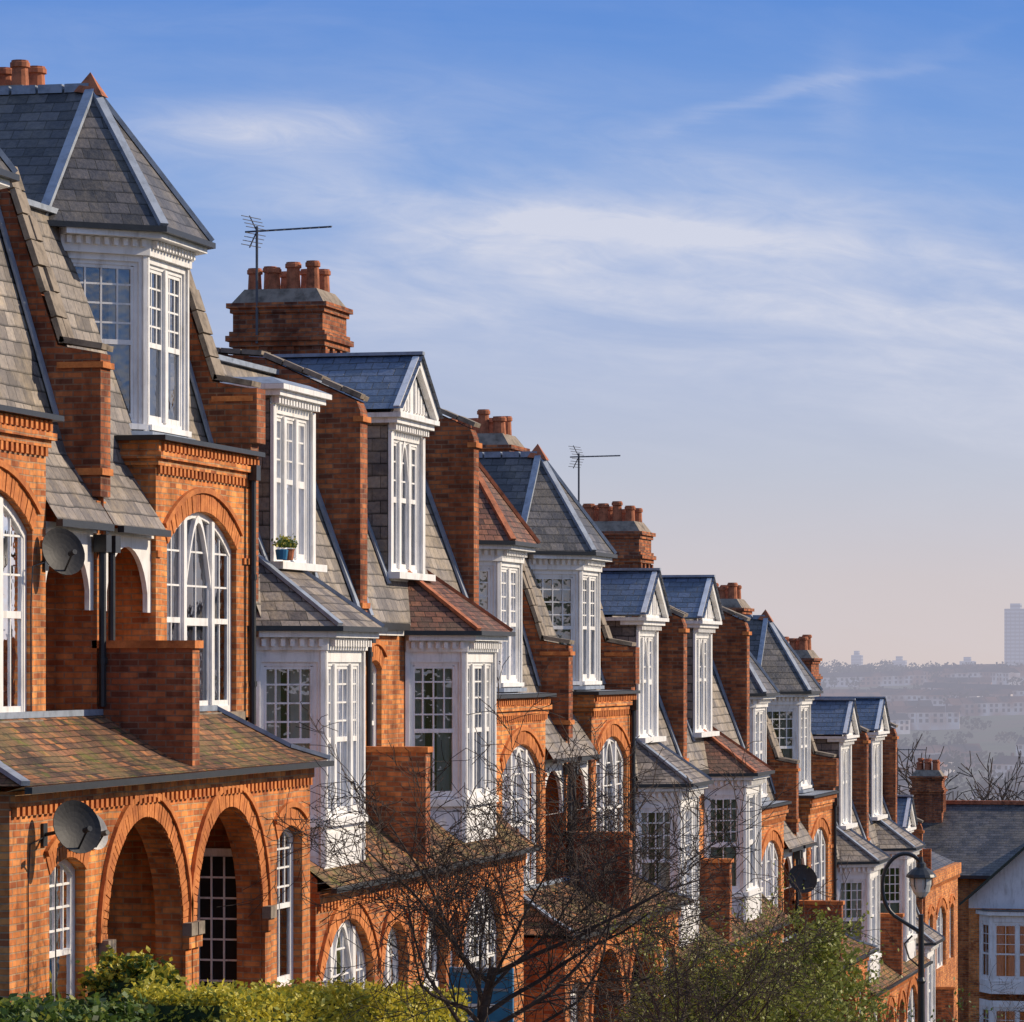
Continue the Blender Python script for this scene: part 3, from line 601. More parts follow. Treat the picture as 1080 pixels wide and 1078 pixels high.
# ---------------------------------------------------------------- terrain
GP=[(-300,6),(-60,3.5),(0,-1.62),(42,-5.7),(54,-7.3),(67,-8.9),(79,-10.2),(91,-11.8),(103,-13.1),(115,-15),(135,-16.4),(160,-17),(190,-20),(250,-27),(500,-47),(900,-54),(1300,-43),(1800,-26),(2300,-9),(2600,-6),(3200,-25),(5000,-40),(9000,-60)]
def g(y):
    if y<=GP[0][0]: return GP[0][1]
    for (a,za),(b_,zb) in zip(GP[:-1],GP[1:]):
        if y<=b_: return za+(zb-za)*(y-a)/(b_-a)
    return GP[-1][1]
def terr(x,y):
    z=g(y)
    if y>250:
        k=min(1,(y-250)/600); z+=k*(noise.noise(Vector((x/420,y/420,3)))*8+noise.noise(Vector((x/130,y/130,7)))*3)
        if y>2000: z+=min(1,(y-2000)/400)*noise.noise(Vector((x/900,2,1)))*4
    return z
ys=[-300,-150,-60,-20,0,20,42,54,67,79,91,103,115,125,135,148,160,175,190,220]+[250+45*i for i in range(62)]+[3100,3400,3800,4400,5200,6500,9000]
xs=sorted(set([-5000,-3500,-2500,-1800]+[-1400+50*i for i in range(42)]+[-100,-60,-30,-10,0,10,20,40,70,100]+[700,900,1400,2500,4000]))
V=[(x,y,terr(x,y)) for y in ys for x in xs]; nx=len(xs)
F=[(j*nx+i,j*nx+i+1,(j+1)*nx+i+1,(j+1)*nx+i) for j in range(len(ys)-1) for i in range(nx-1)]
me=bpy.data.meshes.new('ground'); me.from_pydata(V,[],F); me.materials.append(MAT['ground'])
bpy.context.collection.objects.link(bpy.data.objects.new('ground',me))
sy=[-60,0,42,54,67,79,91,103,115,135]
def strip(name,mat,x0,x1,h,thick=0):
    b=B(name)
    for a,c in zip(sy[:-1],sy[1:]):
        if thick: b.hexa(mat,[(x0,a,g(a)+.0),(x1,a,g(a)),(x1,c,g(c)),(x0,c,g(c))],[(x0,a,g(a)+h),(x1,a,g(a)+h),(x1,c,g(c)+h),(x0,c,g(c)+h)])
        else: b.poly(mat,[(x0,a,g(a)+h),(x1,a,g(a)+h),(x1,c,g(c)+h),(x0,c,g(c)+h)])
    b.finish(single=True,mats={mat:mat})
strip('road','asphalt',6.4,13.4,.012); strip('pavement','paving',4.2,6.38,.13,1); strip('pavement','paving',13.42,17,.13,1)
strip('road_marking','roadpaint',9.85,9.95,.018)
b=B('garden_wall')
for a,c in zip(sy[1:-1],sy[2:]):
    b.hexa('brick_dark',[(3.9,a,g(a)-.2),(4.15,a,g(a)-.2),(4.15,c,g(c)-.2),(3.9,c,g(c)-.2)],[(3.9,a,g(a)+.8),(4.15,a,g(a)+.8),(4.15,c,g(c)+.8),(3.9,c,g(c)+.8)])
b.finish(single=True,mats={'brick_dark':'brick_dark'})

# ---------------------------------------------------------------- houses at the foot of the hill
def end_house():
    b=B('brick_house'); Y=146; f=Fr((-11,Y),(1,0)); zb=-17.6; ze=-8.0; zr=-5.6
    ops=[(1.2,2.4,-10.9,-9.1),(4.2,5.4,-10.9,-9.1),(6.6,7.8,-10.9,-9.1),(1.2,2.4,-14.4,-12.4),(4.0,6.6,-14.4,-12.2,.5)]
    wall(b,'brick_walls',f,0,9.7,zb,ze,ops)
    for o in ops: window(b,f,*o[:4],o[4] if len(o)>4 else 0,(0,1) if o[1]-o[0]<2 else (0,.33,.66,1),nx=3,ny=2,curt=False)
    for x in (-11,-1.3): b.poly('brick_walls',[(x,Y,zb),(x,Y+9,zb),(x,Y+9,ze),(x,Y+4.5,zr),(x,Y,ze)])
    b.poly('rear_roof',[(-11.2,Y-.4,ze-.15),(3.8,Y-.4,ze-.15),(3.8,Y+4.5,zr+.05),(-11.2,Y+4.5,zr+.05)])
    b.poly('rear_roof',[(-11.2,Y+9.4,ze-.15),(3.8,Y+9.4,ze-.15),(3.8,Y+4.5,zr+.05),(-11.2,Y+4.5,zr+.05)])
    b.beam('ridge_tiles',(-11.2,Y+4.5,zr+.1),(3.8,Y+4.5,zr+.1),.25,.15)
    b.box('gutters_and_pipes',-11.2,-.9,Y-.5,Y-.4,ze-.25,ze-.12)
    bb=B('x',lambda p:(p[0]-2.6,p[1]+Y+3.6,p[2])); bb.parts=b.parts; chimney(bb,-1.4,-4.2,-7.5,t0=-.45,t1=.45,pots=3,L=.6)
    b.finish((-6,Y+4,zb))
    b=B('brick_house'); Y=143.6; f=Fr((-1.7,Y),(1,0)); xa,xb_,ap=-1.7,4.1,-6.3
    mx_=(xa+xb_)/2
    wall(b,'brick_walls',f,0,5.8,zb,-8.9,[])
    for x in (xa,xb_): b.poly('brick_walls',[(x,Y,zb),(x,Y+9,zb),(x,Y+9,-8.9),(x,Y,-8.9)])
    b.poly('white_trim',[(xa,Y-.01,-9.25),(xb_,Y-.01,-9.25),(xb_,Y-.01,-8.9),(mx_,Y-.01,ap),(xa,Y-.01,-8.9)])
    for sg,x in ((-1,xa-.3),(1,xb_+.3)):
        b.poly('rear_roof',[(x,Y-.5,-9.05),(x,Y+9,-9.05),(mx_,Y+9,ap+.1),(mx_,Y-.5,ap+.1)])
        b.beam('barge_boards',(x,Y-.45,-9.1),(mx_,Y-.45,ap+.05),.08,.2,up=(0,1,0))
    pts=[(-1.3,Y-.002),(-.8,Y-.9),(2.2,Y-.9),(2.7,Y-.002)]
    for (ff,L) in facets(pts):
        for (w0,w1) in ((-11.9,-9.7),(-15.2,-12.9)):
            wall(b,'white_trim',ff,0,L,w0-.5,w1+.25,[(.1,L-.1,w0,w1)],dep=.05,ring=False)
            window(b,ff,.1,L-.1,w0,w1,0,(0,1) if L<1.5 else (0,.33,.67,1),w=-.03,nx=2,ny=3,fw=.1,split=.45)
    b.band('white_trim',offp(pts,-.05),offp(pts,.15),-9.45,-9.3); b.poly('rear_roof',[(x,y,-9.28) for x,y in offp(pts,.2)])
    b.finish((1.6,Y+4,zb))
    for (x0,x1,Y,ze,zr) in ((-22,-12,152,-9,-6.5),(8,20,150,-10,-7),(-14,3,172,-14.5,-12.0)):
        b=B('brick_house'); f=Fr((x0,Y),(1,0)); ops=[]
        u=1
        while u<x1-x0-1.6: ops+= [(u,u+1.1,ze-2.4,ze-.7),(u,u+1.1,ze-5.6,ze-3.8)]; u+=2.6
        wall(b,'brick_walls',f,0,x1-x0,-21,ze,ops)
        for o in ops: window(b,f,*o,0,(0,1),nx=2,ny=2)
        for x in (x0,x1): b.poly('brick_walls',[(x,Y,-21),(x,Y+8,-21),(x,Y+8,ze),(x,Y+4,zr),(x,Y,ze)])
        for s in (-.4,8.4): b.poly('rear_roof',[(x0-.2,Y+s,ze-.15),(x1+.2,Y+s,ze-.15),(x1+.2,Y+4,zr),(x0-.2,Y+4,zr)])
        bb=B('x',lambda p:(p[0]+x0+3,p[1]+Y+4,p[2])); bb.parts=b.parts; chimney(bb,0,zr+1.3,zr-1,t0=-.4,t1=.4,pots=3,L=.6)
        b.finish(((x0+x1)/2,Y+4,-20))
    b=B('brick_house'); f=Fr((0.1,116.6),(0,1)); Ln=8.4; ze=-6.9
    ops=[(.8,1.9,-9.6,-7.8,.15),(2.8,5.2,-9.7,-7.7,.4),(6.2,7.3,-9.6,-7.8,.15),(.8,1.9,-13.4,-11.4,.2),(2.8,5.2,-13.6,-11.2,.5),(6.2,7.4,-15.5,-11.8,.5)]
    wall(b,'brick_walls',f,0,Ln,-16.8,ze,ops)
    for o in ops: window(b,f,*o,(0,1) if o[1]-o[0]<2 else (0,.3,.7,1),nx=3,ny=3)
    b.box('brick_walls',-8,.22,116.5,116.6+Ln,ze,ze+.35); dent(b,'brick_arches',f,0,Ln,ze-.12,ze,.003,.08,.16,.08)
    for y in (116.55,116.6+Ln): b.poly('brick_walls',[(0.1,y,-16.8),(-9,y,-16.8),(-9,y,ze),(0.1,y,ze)])
    b.mesh('rear_roof',[(.0,116.6,ze+.36),(.0,116.6+Ln,ze+.36),(-9,116.6+Ln,ze+.36),(-9,116.6,ze+.36),(-3,119,ze+2.0),(-3,116.6+Ln-2.4,ze+2.0),(-6,119,ze+2.0),(-6,116.6+Ln-2.4,ze+2.0)],[(0,1,5,4),(0,4,6,3),(1,2,7,5),(3,6,7,2),(4,5,7,6)])
    b.box('party_walls',-7,.3,116.4,116.54,ze,ze+1.2)
    b.finish((0,120,-16))
end_house()

# ---------------------------------------------------------------- trees
def tree(name,base,h,seed,mat='bark',r0=.11,lean=(0,0),leaf=None,nleaf=0,spread=1.0,kids=(7,6,6,4),leafsz=.035,trunkf=.35,minr=.004,wob=1.0,ztop=None):
    rnd=random.Random(seed); b=B(name); tips=[]
    def br(p,d,L,r,lv):
        n=max(3,[6,6,5,4,3][lv]); pts=[p]; rad=[r]; q=Vector(p); dd=Vector(d).normalized()
        for i in range(n):
            j=Vector((rnd.gauss(0,1),rnd.gauss(0,1),rnd.gauss(0,.7)))*(.05,.16,.22,.28,.3)[lv]*wob
            dd=(dd+j+Vector((0,0,(0,.10,.06,.02,0)[lv]))).normalized(); q=q+dd*(L/n); pts.append(q.copy()); rad.append(max(minr,r*(1-.72*(i+1)/n) if lv else r*(1-.35*(i+1)/n)))
        b.tube(mat,pts,rad,(8,6,4,3,3)[lv])
        if lv>=2: tips.extend(pts[1:])
        if lv>=len(kids): return
        for k in range(kids[lv]):
            f=(.55+.45*k/kids[lv]) if lv==0 else rnd.uniform(.18,.98)
            i=min(n-1,int(f*n)); s=pts[i].lerp(pts[i+1],f*n-i) if f*n-i<=1 else pts[n]
            a=rnd.uniform(0,2*math.pi) if lv else 2*math.pi*(k*.382+rnd.uniform(-.08,.08))
            ax=dd.orthogonal().normalized(); ax=(Matrix.Rotation(a,3,dd)@ax)
            ang=rnd.uniform(.5,1.15)*(spread if lv==0 else 1)
            nd_=(dd*math.cos(ang)+ax*math.sin(ang))
            br(s,nd_,L*((.85 if lv==0 else .58)*rnd.uniform(.7,1.1)) if lv else h*(1-trunkf)*rnd.uniform(.6,.95),max(minr,rad[i]*rnd.uniform(.40,.58)),lv+1)
    br(Vector(base),Vector((lean[0],lean[1],1)),h*trunkf*1.3,r0,0)
    if leaf:
        for _ in range(nleaf):
            t=rnd.choice(tips)+Vector((rnd.gauss(0,.07),rnd.gauss(0,.07),rnd.gauss(0,.07))); a=Vector((rnd.gauss(0,1),rnd.gauss(0,1),rnd.gauss(0,1))).normalized(); c=a.orthogonal().normalized(); s=leafsz*rnd.uniform(.5,1.2)
            b.poly(leaf,[t-a*s,t+c*s*.6,t+a*s,t-c*s*.6])
    if ztop is not None:
        # scale the grown tree about its foot so its crown reaches the wanted height
        o=Vector(base)
        for k,(v,f) in b.parts.items(): pass
        mz=max(p[2] for v,f in b.parts.values() for p in v); s=(ztop-o.z)/(mz-o.z)
        for k in list(b.parts): v,f=b.parts[k]; b.parts[k]=([tuple(o+(Vector(p)-o)*s) for p in v],f)
    return b.finish(single=True,mats={k:k for k in MAT})
tree('bare_tree',(4.9,39.8,g(39.8)),4.9,3,r0=.075,spread=1.15,leaf='bark',nleaf=1200,leafsz=.014,kids=(11,9,7,4),minr=.0042)
tree('bare_tree',(5.1,49.5,g(49.5)),3.7,8,r0=.06,spread=1.1,kids=(9,7,6,3))
tree('budding_tree',(4.9,56,g(56)),4.1,21,r0=.06,spread=1.1,leaf='bud',nleaf=3500,leafsz=.03,kids=(8,6,6,3))
tree('budding_tree',(4.5,61.5,g(61.5)),4.1,27,r0=.06,spread=1.2,leaf='bud',nleaf=30000,leafsz=.05,kids=(9,7,6,3))
tree('budding_tree',(4.3,65,g(65)),3.2,33,r0=.06,spread=1.1,leaf='bud',nleaf=10000,leafsz=.05,kids=(8,6,6,3))
tree('bare_tree',(4.9,77,g(77)),3.2,41,r0=.06,leaf='leaf_green',nleaf=1200,leafsz=.05,kids=(7,6,5,3))
tree('bare_tree',(5.0,92,g(92)),3.6,52,r0=.07)
tree('bare_tree',(5.1,108,g(108)),3.6,55,r0=.07)
for i,(x,y,zt) in enumerate(((-4.6,165,-3.6),(-1.6,168,-2.7),(1.6,166,-2.9),(-8,178,-5.2))):
    tree('bare_tree',(x,y,g(y)),11,90+i,mat='far_bark',r0=.26,kids=(10,8,7,6),spread=1.0,minr=.018,wob=.8,ztop=zt)

# hedges
def hedge(name,x0,x1,y0,y1,top0,top1,n,mats,sz=.035,seed=1,bump=.12):
    rnd=random.Random(seed); b=B(name)
    N=24
    def top(x,y): 
        t=(y-y0)/(y1-y0); return top0+(top1-top0)*t+noise.noise(Vector((x*1.7,y*1.7,seed)))*bump*2+noise.noise(Vector((x*5,y*5,seed)))*bump
    for i in range(N):
        ya=y0+(y1-y0)*i/N; yb=y0+(y1-y0)*(i+1)/N
        ins=.08
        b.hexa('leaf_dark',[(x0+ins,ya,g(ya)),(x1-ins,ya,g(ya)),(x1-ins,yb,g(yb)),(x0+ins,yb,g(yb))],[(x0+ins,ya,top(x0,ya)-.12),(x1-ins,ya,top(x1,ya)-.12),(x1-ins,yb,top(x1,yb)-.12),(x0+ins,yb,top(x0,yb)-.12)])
    for _ in range(n):
        y=rnd.uniform(y0,y1); x=rnd.uniform(x0,x1); q=rnd.random(); tp=top(x,y)
        if q<.5: z=tp-abs(rnd.gauss(0,.06))+.02+(.12*rnd.random() if rnd.random()<.1 else 0)
        elif q<.8: x=x1+rnd.gauss(0,.04); z=rnd.uniform(tp-1.2,tp)
        else: y=(y0)+rnd.gauss(0,.04); z=rnd.uniform(tp-1.2,tp)
        a=Vector((rnd.gauss(0,1),rnd.gauss(0,1),rnd.gauss(0,.7))).normalized(); c=a.orthogonal().normalized(); c=Matrix.Rotation(rnd.uniform(0,6.28),3,a)@c; s=sz*rnd.uniform(.6,1.3); t=Vector((x,y,z))
        b.poly(rnd.choice(mats),[t-a*s,t+c*s*.6,t+a*s,t-c*s*.6])
    return b.finish(single=True,mats={k:k for k in MAT})
hedge('privet_hedge',2.7,3.8,34.9,44.2,-3.20,-3.98,34000,['leaf_yellow','leaf_yellow','leaf_yellow','bud'],.035,2,.05)
hedge('laurel_hedge',2.6,3.8,28.5,32.6,-2.96,-3.14,18000,['leaf_green','leaf_green','leaf_dark','bud'],.05,5,.08)
hedge('garden_shrub',1.5,2.2,37.1,38.2,-3.25,-3.3,4000,['leaf_green','leaf_yellow'],.045,9,.15)
hedge('garden_hedge',2.7,3.8,56,62,-6.2,-6.9,9000,['leaf_green','bud'],.045,12,.15)
hedge('garden_hedge',2.7,3.8,66,72,-7.3,-8.0,8000,['leaf_green','leaf_yellow'],.05,13,.2)
hedge('garden_hedge',2.7,3.8,80,92,-9.0,-10.3,9000,['leaf_green','leaf_dark'],.06,14,.3)

b=B('notice_board'); bx,by=3.86,44.8; gz=g(by)
b.box('post',bx-.40,bx-.35,by-.03,by+.03,gz,-3.70); b.box('post',bx+.35,bx+.40,by-.03,by+.03,gz,-3.70)
b.box('panel',bx-.345,bx+.345,by-.02,by+.02,-5.1,-3.76); b.box('frame',bx-.35,bx+.35,by-.035,by+.035,-3.76,-3.70)
b.box('frame',bx-.34,bx+.34,by-.032,by-.0205,-3.98,-3.95); b.box('lettering',bx-.22,bx+.18,by-.026,by-.0205,-4.2,-4.14); b.box('lettering',bx-.22,bx+.05,by-.026,by-.0205,-4.34,-4.3)
b.finish((bx,by,gz),mats={'post':'door_blue','panel':'door_blue','frame':'lead','lettering':'white'})

# ---------------------------------------------------------------- street lamp
b=B('street_lamp'); lx,ly=5.85,71.0; z0=g(ly)+.13
b.cyl('gutter',lx,ly,[(z0,.16),(z0+.1,.16),(z0+.14,.12),(z0+1.0,.11),(z0+1.08,.13),(z0+1.14,.085),(z0+3.2,.065),(z0+3.25,.09),(z0+3.32,.06),(z0+4.5,.05)],14)
top=z0+4.4; tw=Vector((-.97,-.23,0))
P=[Vector((lx,ly,top-.25))]
cx=Vector((lx,ly,top+.62))+tw*.30
for i in range(17):
    a=math.radians(-118+ (i/16)*-215+0); 
    P.append(cx+(-tw)*(.60*math.cos(a))*.72+Vector((0,0,.62*math.sin(a))))
b.tube('gutter',[tuple(p) for p in P],.038,8)
end=P[-1]; ez=-3.62
b.tube('gutter',[tuple(end),(lx,ly,ez-.02)],.03,6)
b.tube('gutter',[(lx-.02,ly,top-.9),(lx-.22,ly-.05,top-.72),(lx-.3,ly-.07,top-.45),(lx-.16,ly-.04,top-.3)],.018,6)
lz=ez
b.cyl('gutter',lx,ly,[(lz,.03),(lz-.1,.05),(lz-.13,.09),(lz-.2,.10),(lz-.24,.17),(lz-.33,.27),(lz-.38,.29),(lz-.40,.25),(lz-.36,.22)],16)
b.cyl('glassy',lx,ly,[(lz-.40,.2),(lz-.52,.2),(lz-.66,.16),(lz-.76,.08)],14)
b.cyl('gutter',lx,ly,[(lz-.80,.02),(lz-.78,.05),(lz-.75,.06)],10)
for k in range(6):
    a=k*math.pi/3; b.tube('gutter',[(lx+.21*math.cos(a),ly+.21*math.sin(a),lz-.39),(lx+.21*math.cos(a),ly+.21*math.sin(a),lz-.53),(lx+.07*math.cos(a),ly+.07*math.sin(a),lz-.77)],.010,4)
MAT['glassy']=plain('lamp_glass',(.55,.55,.52),.15,.1,3,.6,0)
b.finish((lx,ly,z0),mats={'gutter':'gutter','glassy':'glassy'})

# ---------------------------------------------------------------- aerials, dishes, pots
def aerial(x,y,zb,zt,L,mx=1,n=9):
    b=B('tv_aerial'); b.tube('alu',[(x,y,zb),(x,y,zt+.08)],.024,6)
    d=Vector((mx,-.25,0)).normalized(); c=Vector((.25,mx,0)).normalized(); p=Vector((x,y,zt))
    b.tube('alu',[tuple(p-d*.22),tuple(p+d*L)],.016,5)
    for i in range(n):
        q=p+d*(.08+(L-.12)*i/(n-1)); h=.12-.004*i; b.tube('alu',[tuple(q-Vector((0,0,.02))-c*h),tuple(q+Vector((0,0,.02))+c*h)],.006,4)
    for s in (-1,1):
        for k in range(4):
            q=p-d*(.02+.03*k-.1)+Vector((0,0,s*(.05+.06*k))); b.tube('alu',[tuple(q-c*.3-d*.1),tuple(q+c*.3-d*.1)],.008,4)
        b.tube('alu',[tuple(p-d*.0),tuple(p-d*.14+Vector((0,0,s*.26)))],.012,4)
    b.finish((x,y,zb),mats={'alu':'alu'})
aerial(-3.4,58.9,5.2,7.02,1.4)
aerial(-3.72,84.5,2.6,4.72,1.05)
aerial(-5.2,149.5,-5,-3.4,1.2)
def dish(x,y,z,r,mat,wallx,dirn=(.75,-.62,.22)):
    b=B('satellite_dish'); d=Vector(dirn).normalized(); a=d.orthogonal().normalized(); c=d.cross(a); ctr=Vector((x,y,z))
    V=[];F=[];n=24;m=5
    for s_ in (0,-.012):
        for j in range(m+1):
            rr=r*j/m
            for k in range(n):
                t=2*math.pi*k/n; V.append(tuple(ctr+a*rr*math.cos(t)+c*rr*1.08*math.sin(t)+d*(s_+.22*rr*rr/r)))
        o=(0 if s_==0 else (m+1)*n)
        for j in range(m):
            for k in range(n): F.append((o+j*n+k,o+j*n+(k+1)%n,o+(j+1)*n+(k+1)%n,o+(j+1)*n+k))
    o=(m+1)*n
    for k in range(n): F.append((m*n+k,m*n+(k+1)%n,o+m*n+(k+1)%n,o+m*n+k))
    b.mesh('dish',V,F)
    fp=ctr+d*r*1.0-Vector((0,0,r*.25)); bt=ctr-Vector((0,0,r))+d*.04
    b.tube('arm',[tuple(bt),tuple(fp)],.012,5); b.tube('arm',[tuple(fp-d*.06),tuple(fp+d*.05)],.03,8)
    b.tube('arm',[tuple(ctr-d*.01),tuple(ctr-d*.1),(wallx+.02,y+.05,z-.08)],.02,6); b.box('arm',wallx+.001,wallx+.03,y,y+.12,z-.2,z+.04)
    b.tube('arm',[(wallx+.02,y+.05,z-.1),(wallx+.015,y-.35,z-.16),(wallx+.012,y-.4,z-.6),(wallx+.012,y-.38,z-3)],.009,4)
    b.finish((x,y,z),mats={'dish':mat,'arm':'gutter'})
dish(.22,40.0,1.24,.26,'dishgrey',.0)
dish(1.42,37.15,-1.70,.27,'dishgrey',1.05)
dish(1.32,37.95,-1.78,.19,'dishwhite',1.05,(.85,-.4,.2))
dish(1.3,85.3,-9.2+4.3,.32,'dishgrey',1.05,(.3,-.9,.3))
b=B('flower_pot'); fx,fy,fz=.16,48.9,1.39
b.cyl('terracotta',fx,fy,[(fz,.07),(fz+.13,.09),(fz+.15,.1),(fz+.15,.08)],12); b.cyl('door_blue',fx,fy-.28,[(fz,.07),(fz+.13,.09),(fz+.14,.07)],12)
for _ in range(500):
    t=Vector((fx+random.gauss(0,.05),fy-.1+random.gauss(0,.14),fz+.18+abs(random.gauss(0,.05)))); a=Vector((random.gauss(0,1),random.gauss(0,1),random.gauss(0,1))).normalized(); c=a.orthogonal(); s=.026
    b.poly('leaf_green' if R()<.7 else 'leaf_yellow',[t-a*s,t+c*s*.5,t+a*s,t-c*s*.5])
b.finish(single=True,mats={k:k for k in MAT})

# ---------------------------------------------------------------- distant town
rnd=random.Random(5)
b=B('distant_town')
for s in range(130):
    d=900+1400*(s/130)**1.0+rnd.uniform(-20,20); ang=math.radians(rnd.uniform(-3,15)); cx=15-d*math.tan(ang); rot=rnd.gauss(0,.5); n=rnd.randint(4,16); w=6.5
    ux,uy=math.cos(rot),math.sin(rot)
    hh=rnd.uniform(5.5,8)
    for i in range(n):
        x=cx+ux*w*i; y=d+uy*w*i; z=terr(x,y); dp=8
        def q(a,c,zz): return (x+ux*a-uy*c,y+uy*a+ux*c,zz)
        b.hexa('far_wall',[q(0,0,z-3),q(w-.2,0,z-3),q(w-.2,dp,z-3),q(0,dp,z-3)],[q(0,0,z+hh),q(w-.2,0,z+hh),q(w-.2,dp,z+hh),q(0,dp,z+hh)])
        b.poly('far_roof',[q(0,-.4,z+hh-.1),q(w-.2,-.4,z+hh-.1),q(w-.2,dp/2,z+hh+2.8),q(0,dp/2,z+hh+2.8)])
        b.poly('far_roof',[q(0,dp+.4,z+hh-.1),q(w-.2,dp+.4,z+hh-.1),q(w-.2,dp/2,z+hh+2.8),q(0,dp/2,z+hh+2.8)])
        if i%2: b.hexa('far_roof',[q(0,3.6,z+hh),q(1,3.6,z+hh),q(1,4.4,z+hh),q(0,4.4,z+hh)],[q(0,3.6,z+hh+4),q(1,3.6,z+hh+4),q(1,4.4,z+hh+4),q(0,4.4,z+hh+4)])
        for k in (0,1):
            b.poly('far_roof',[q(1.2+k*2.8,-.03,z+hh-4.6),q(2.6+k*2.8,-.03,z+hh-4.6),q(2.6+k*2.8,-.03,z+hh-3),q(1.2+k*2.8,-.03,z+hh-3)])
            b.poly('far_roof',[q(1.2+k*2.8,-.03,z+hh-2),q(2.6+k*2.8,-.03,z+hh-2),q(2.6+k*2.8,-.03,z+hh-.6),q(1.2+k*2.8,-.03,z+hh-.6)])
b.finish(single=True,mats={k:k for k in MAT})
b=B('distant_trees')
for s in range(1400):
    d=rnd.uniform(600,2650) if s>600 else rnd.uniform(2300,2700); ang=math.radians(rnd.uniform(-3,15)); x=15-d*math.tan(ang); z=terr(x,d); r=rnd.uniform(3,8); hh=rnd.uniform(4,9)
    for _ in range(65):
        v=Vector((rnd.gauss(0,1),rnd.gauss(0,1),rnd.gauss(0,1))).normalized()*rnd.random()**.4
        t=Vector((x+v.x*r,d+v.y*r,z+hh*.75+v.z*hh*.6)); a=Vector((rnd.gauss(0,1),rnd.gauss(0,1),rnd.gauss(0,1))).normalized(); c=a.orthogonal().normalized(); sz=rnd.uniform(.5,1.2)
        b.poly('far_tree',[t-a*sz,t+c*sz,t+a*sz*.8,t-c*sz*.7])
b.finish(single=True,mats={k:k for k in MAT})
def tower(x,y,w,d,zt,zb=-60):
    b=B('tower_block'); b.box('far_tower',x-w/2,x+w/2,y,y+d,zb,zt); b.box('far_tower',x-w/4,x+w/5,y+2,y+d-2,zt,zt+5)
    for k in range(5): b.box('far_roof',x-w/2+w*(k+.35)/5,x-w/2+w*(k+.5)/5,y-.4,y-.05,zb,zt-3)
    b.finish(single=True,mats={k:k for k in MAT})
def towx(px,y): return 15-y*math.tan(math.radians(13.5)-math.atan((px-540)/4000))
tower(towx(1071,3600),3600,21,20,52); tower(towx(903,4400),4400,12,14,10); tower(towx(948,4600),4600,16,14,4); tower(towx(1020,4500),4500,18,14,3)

# ---------------------------------------------------------------- sky
w=bpy.data.worlds.new('World'); bpy.context.scene.world=w; w.use_nodes=True; t=w.node_tree; t.nodes.clear()
sd=Vector((.76,.46,.0)).normalized(); el=math.radians(28)
az=math.atan2(sd.x,sd.y)
sk=nd(t,'ShaderNodeTexSky',sky_type='NISHITA'); sk.sun_disc=False; sk.sun_elevation=el; sk.sun_rotation=az; sk.air_density=1.0; sk.dust_density=.8
tc=nd(t,'ShaderNodeTexCoord').outputs['Generated']
rot=nd(t,'ShaderNodeVectorRotate',{'Vector':tc,'Axis':(0,0,1),'Angle':math.radians(-13.5)},rotation_type='AXIS_ANGLE').outputs[0]
s=nd(t,'ShaderNodeSeparateXYZ',{0:rot}); dx,dy,dz=s.outputs
grad=ramp(t,math_(t,'MULTIPLY',dz,2.0),[(0,(.66,.575,.58)),(.045,(.61,.56,.60)),(.10,(.50,.53,.65)),(.175,(.34,.435,.69)),(.25,(.18,.34,.71)),(.345,(.085,.24,.66)),(.6,(.17,.29,.62)),(1,(.25,.37,.66))])  # top stops brightened above the visible sky to add ambient fill
dys=math_(t,'MAXIMUM',dy,.05)
a=math_(t,'DIVIDE',dx,dys); bb=math_(t,'DIVIDE',dz,dys)
def gauss(x,c,s_):
    q=math_(t,'DIVIDE',math_(t,'SUBTRACT',x,c),s_); return math_(t,'EXPONENT',math_(t,'MULTIPLY',math_(t,'MULTIPLY',q,q),-1.0))
tilt=math_(t,'ADD',bb,math_(t,'MULTIPLY',a,.10))
cv=nd(t,'ShaderNodeCombineXYZ',{0:math_(t,'MULTIPLY',a,9.0),1:math_(t,'MULTIPLY',tilt,42.0),2:0.3}).outputs[0]
n1=noisef(t,cv,1.0,7,.55,.6)
cv2=nd(t,'ShaderNodeCombineXYZ',{0:math_(t,'MULTIPLY',a,34.0),1:math_(t,'MULTIPLY',tilt,130.0),2:1.3}).outputs[0]
n2=noisef(t,cv2,1.0,7,.65,1.0)
wis=ramp(t,n1,[(.36,(0,0,0)),(.75,(1,1,1))]); wis2=ramp(t,n2,[(.3,(.15,.15,.15)),(.7,(1,1,1))])
band=math_(t,'MULTIPLY',gauss(tilt,.104,.030),ramp(t,math_(t,'ADD',math_(t,'MULTIPLY',a,4),.5),[(.15,(.3,)*3),(.4,(1,1,1))]))
c1=math_(t,'MULTIPLY',math_(t,'MULTIPLY',gauss(a,-.066,.036),gauss(bb,.1415,.0065)),.65)
c2=math_(t,'MULTIPLY',math_(t,'MULTIPLY',gauss(a,.045,.055),gauss(tilt,.1185,.004)),.6)
wob=math_(t,'MULTIPLY',math_(t,'SUBTRACT',n1,.5),.03)
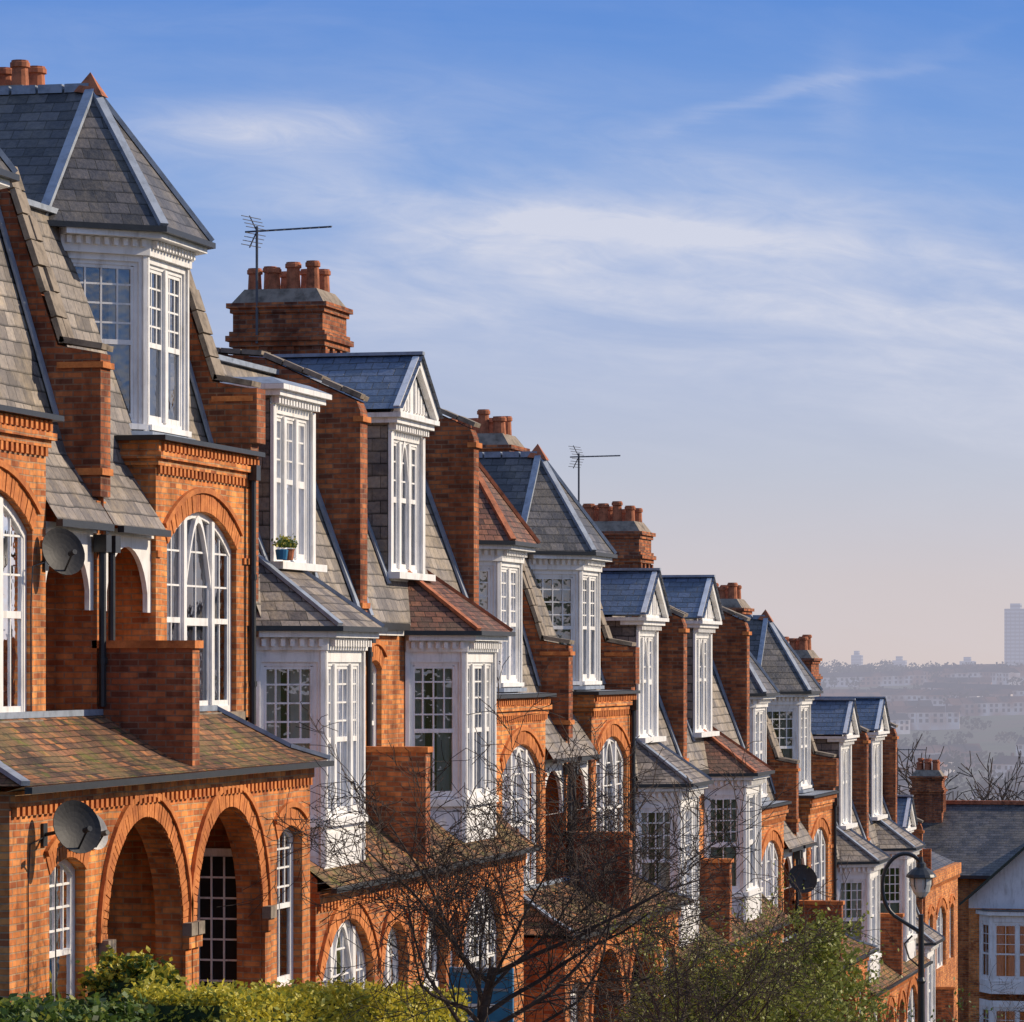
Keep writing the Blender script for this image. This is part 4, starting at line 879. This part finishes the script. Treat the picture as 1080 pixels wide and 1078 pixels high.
cl=math_(t,'ADD',math_(t,'SUBTRACT',math_(t,'SUBTRACT',bb,.150),math_(t,'MULTIPLY',math_(t,'SUBTRACT',a,.065),.25)),wob)
con=math_(t,'MULTIPLY',math_(t,'MULTIPLY',gauss(cl,0.0,.0020),gauss(a,.075,.035)),.22)
con2=math_(t,'MULTIPLY',math_(t,'MULTIPLY',gauss(math_(t,'ADD',a,wob),.087,.007),gauss(bb,.150,.013)),.16)
tot=math_(t,'ADD',math_(t,'MULTIPLY',band,math_(t,'ADD',math_(t,'MULTIPLY',wis,.95),.22)),math_(t,'ADD',c1,c2))
tot=math_(t,'ADD',tot,math_(t,'MULTIPLY',wis,.12))
tot=math_(t,'ADD',tot,math_(t,'ADD',con,con2))
tot=math_(t,'MINIMUM',math_(t,'MULTIPLY',tot,math_(t,'ADD',math_(t,'MULTIPLY',wis2,.6),.5)),.9)
fwd=ramp(t,dy,[(0,(0,0,0)),(.25,(1,1,1))])
tot=math_(t,'MULTIPLY',tot,fwd)
sky=mixc(t,tot,grad,(.68,.69,.80,1))
sky10=vm(t,'MULTIPLY',sky,(10,10,10)).outputs[0]
fin=mixc(t,.10,sky10,sk.outputs[0])
bg=nd(t,'ShaderNodeBackground',{'Color':fin,'Strength':.104}); o=nd(t,'ShaderNodeOutputWorld',{0:bg.outputs[0]})

L=bpy.data.lights.new('sun','SUN'); L.energy=5.0; L.angle=math.radians(.5); L.color=(1,.85,.655)
lo=bpy.data.objects.new('sun',L); bpy.context.collection.objects.link(lo)
v=Vector((sd.x*math.cos(el),sd.y*math.cos(el),math.sin(el))); lo.rotation_euler=v.to_track_quat('Z','Y').to_euler(); lo.location=(30,20,60)

cam=bpy.data.cameras.new('camera'); co=bpy.data.objects.new('camera',cam); bpy.context.collection.objects.link(co)
co.location=(15,0,0); co.rotation_euler=(math.radians(90),0,math.radians(13.5)); cam.sensor_width=36; cam.sensor_fit='HORIZONTAL'; cam.lens=4000/1080*36; cam.shift_y=161/1080; cam.clip_end=12000
bpy.context.scene.camera=co
sc=bpy.context.scene; sc.view_settings.view_transform='Standard'; sc.view_settings.look='None'; sc.view_settings.exposure=0
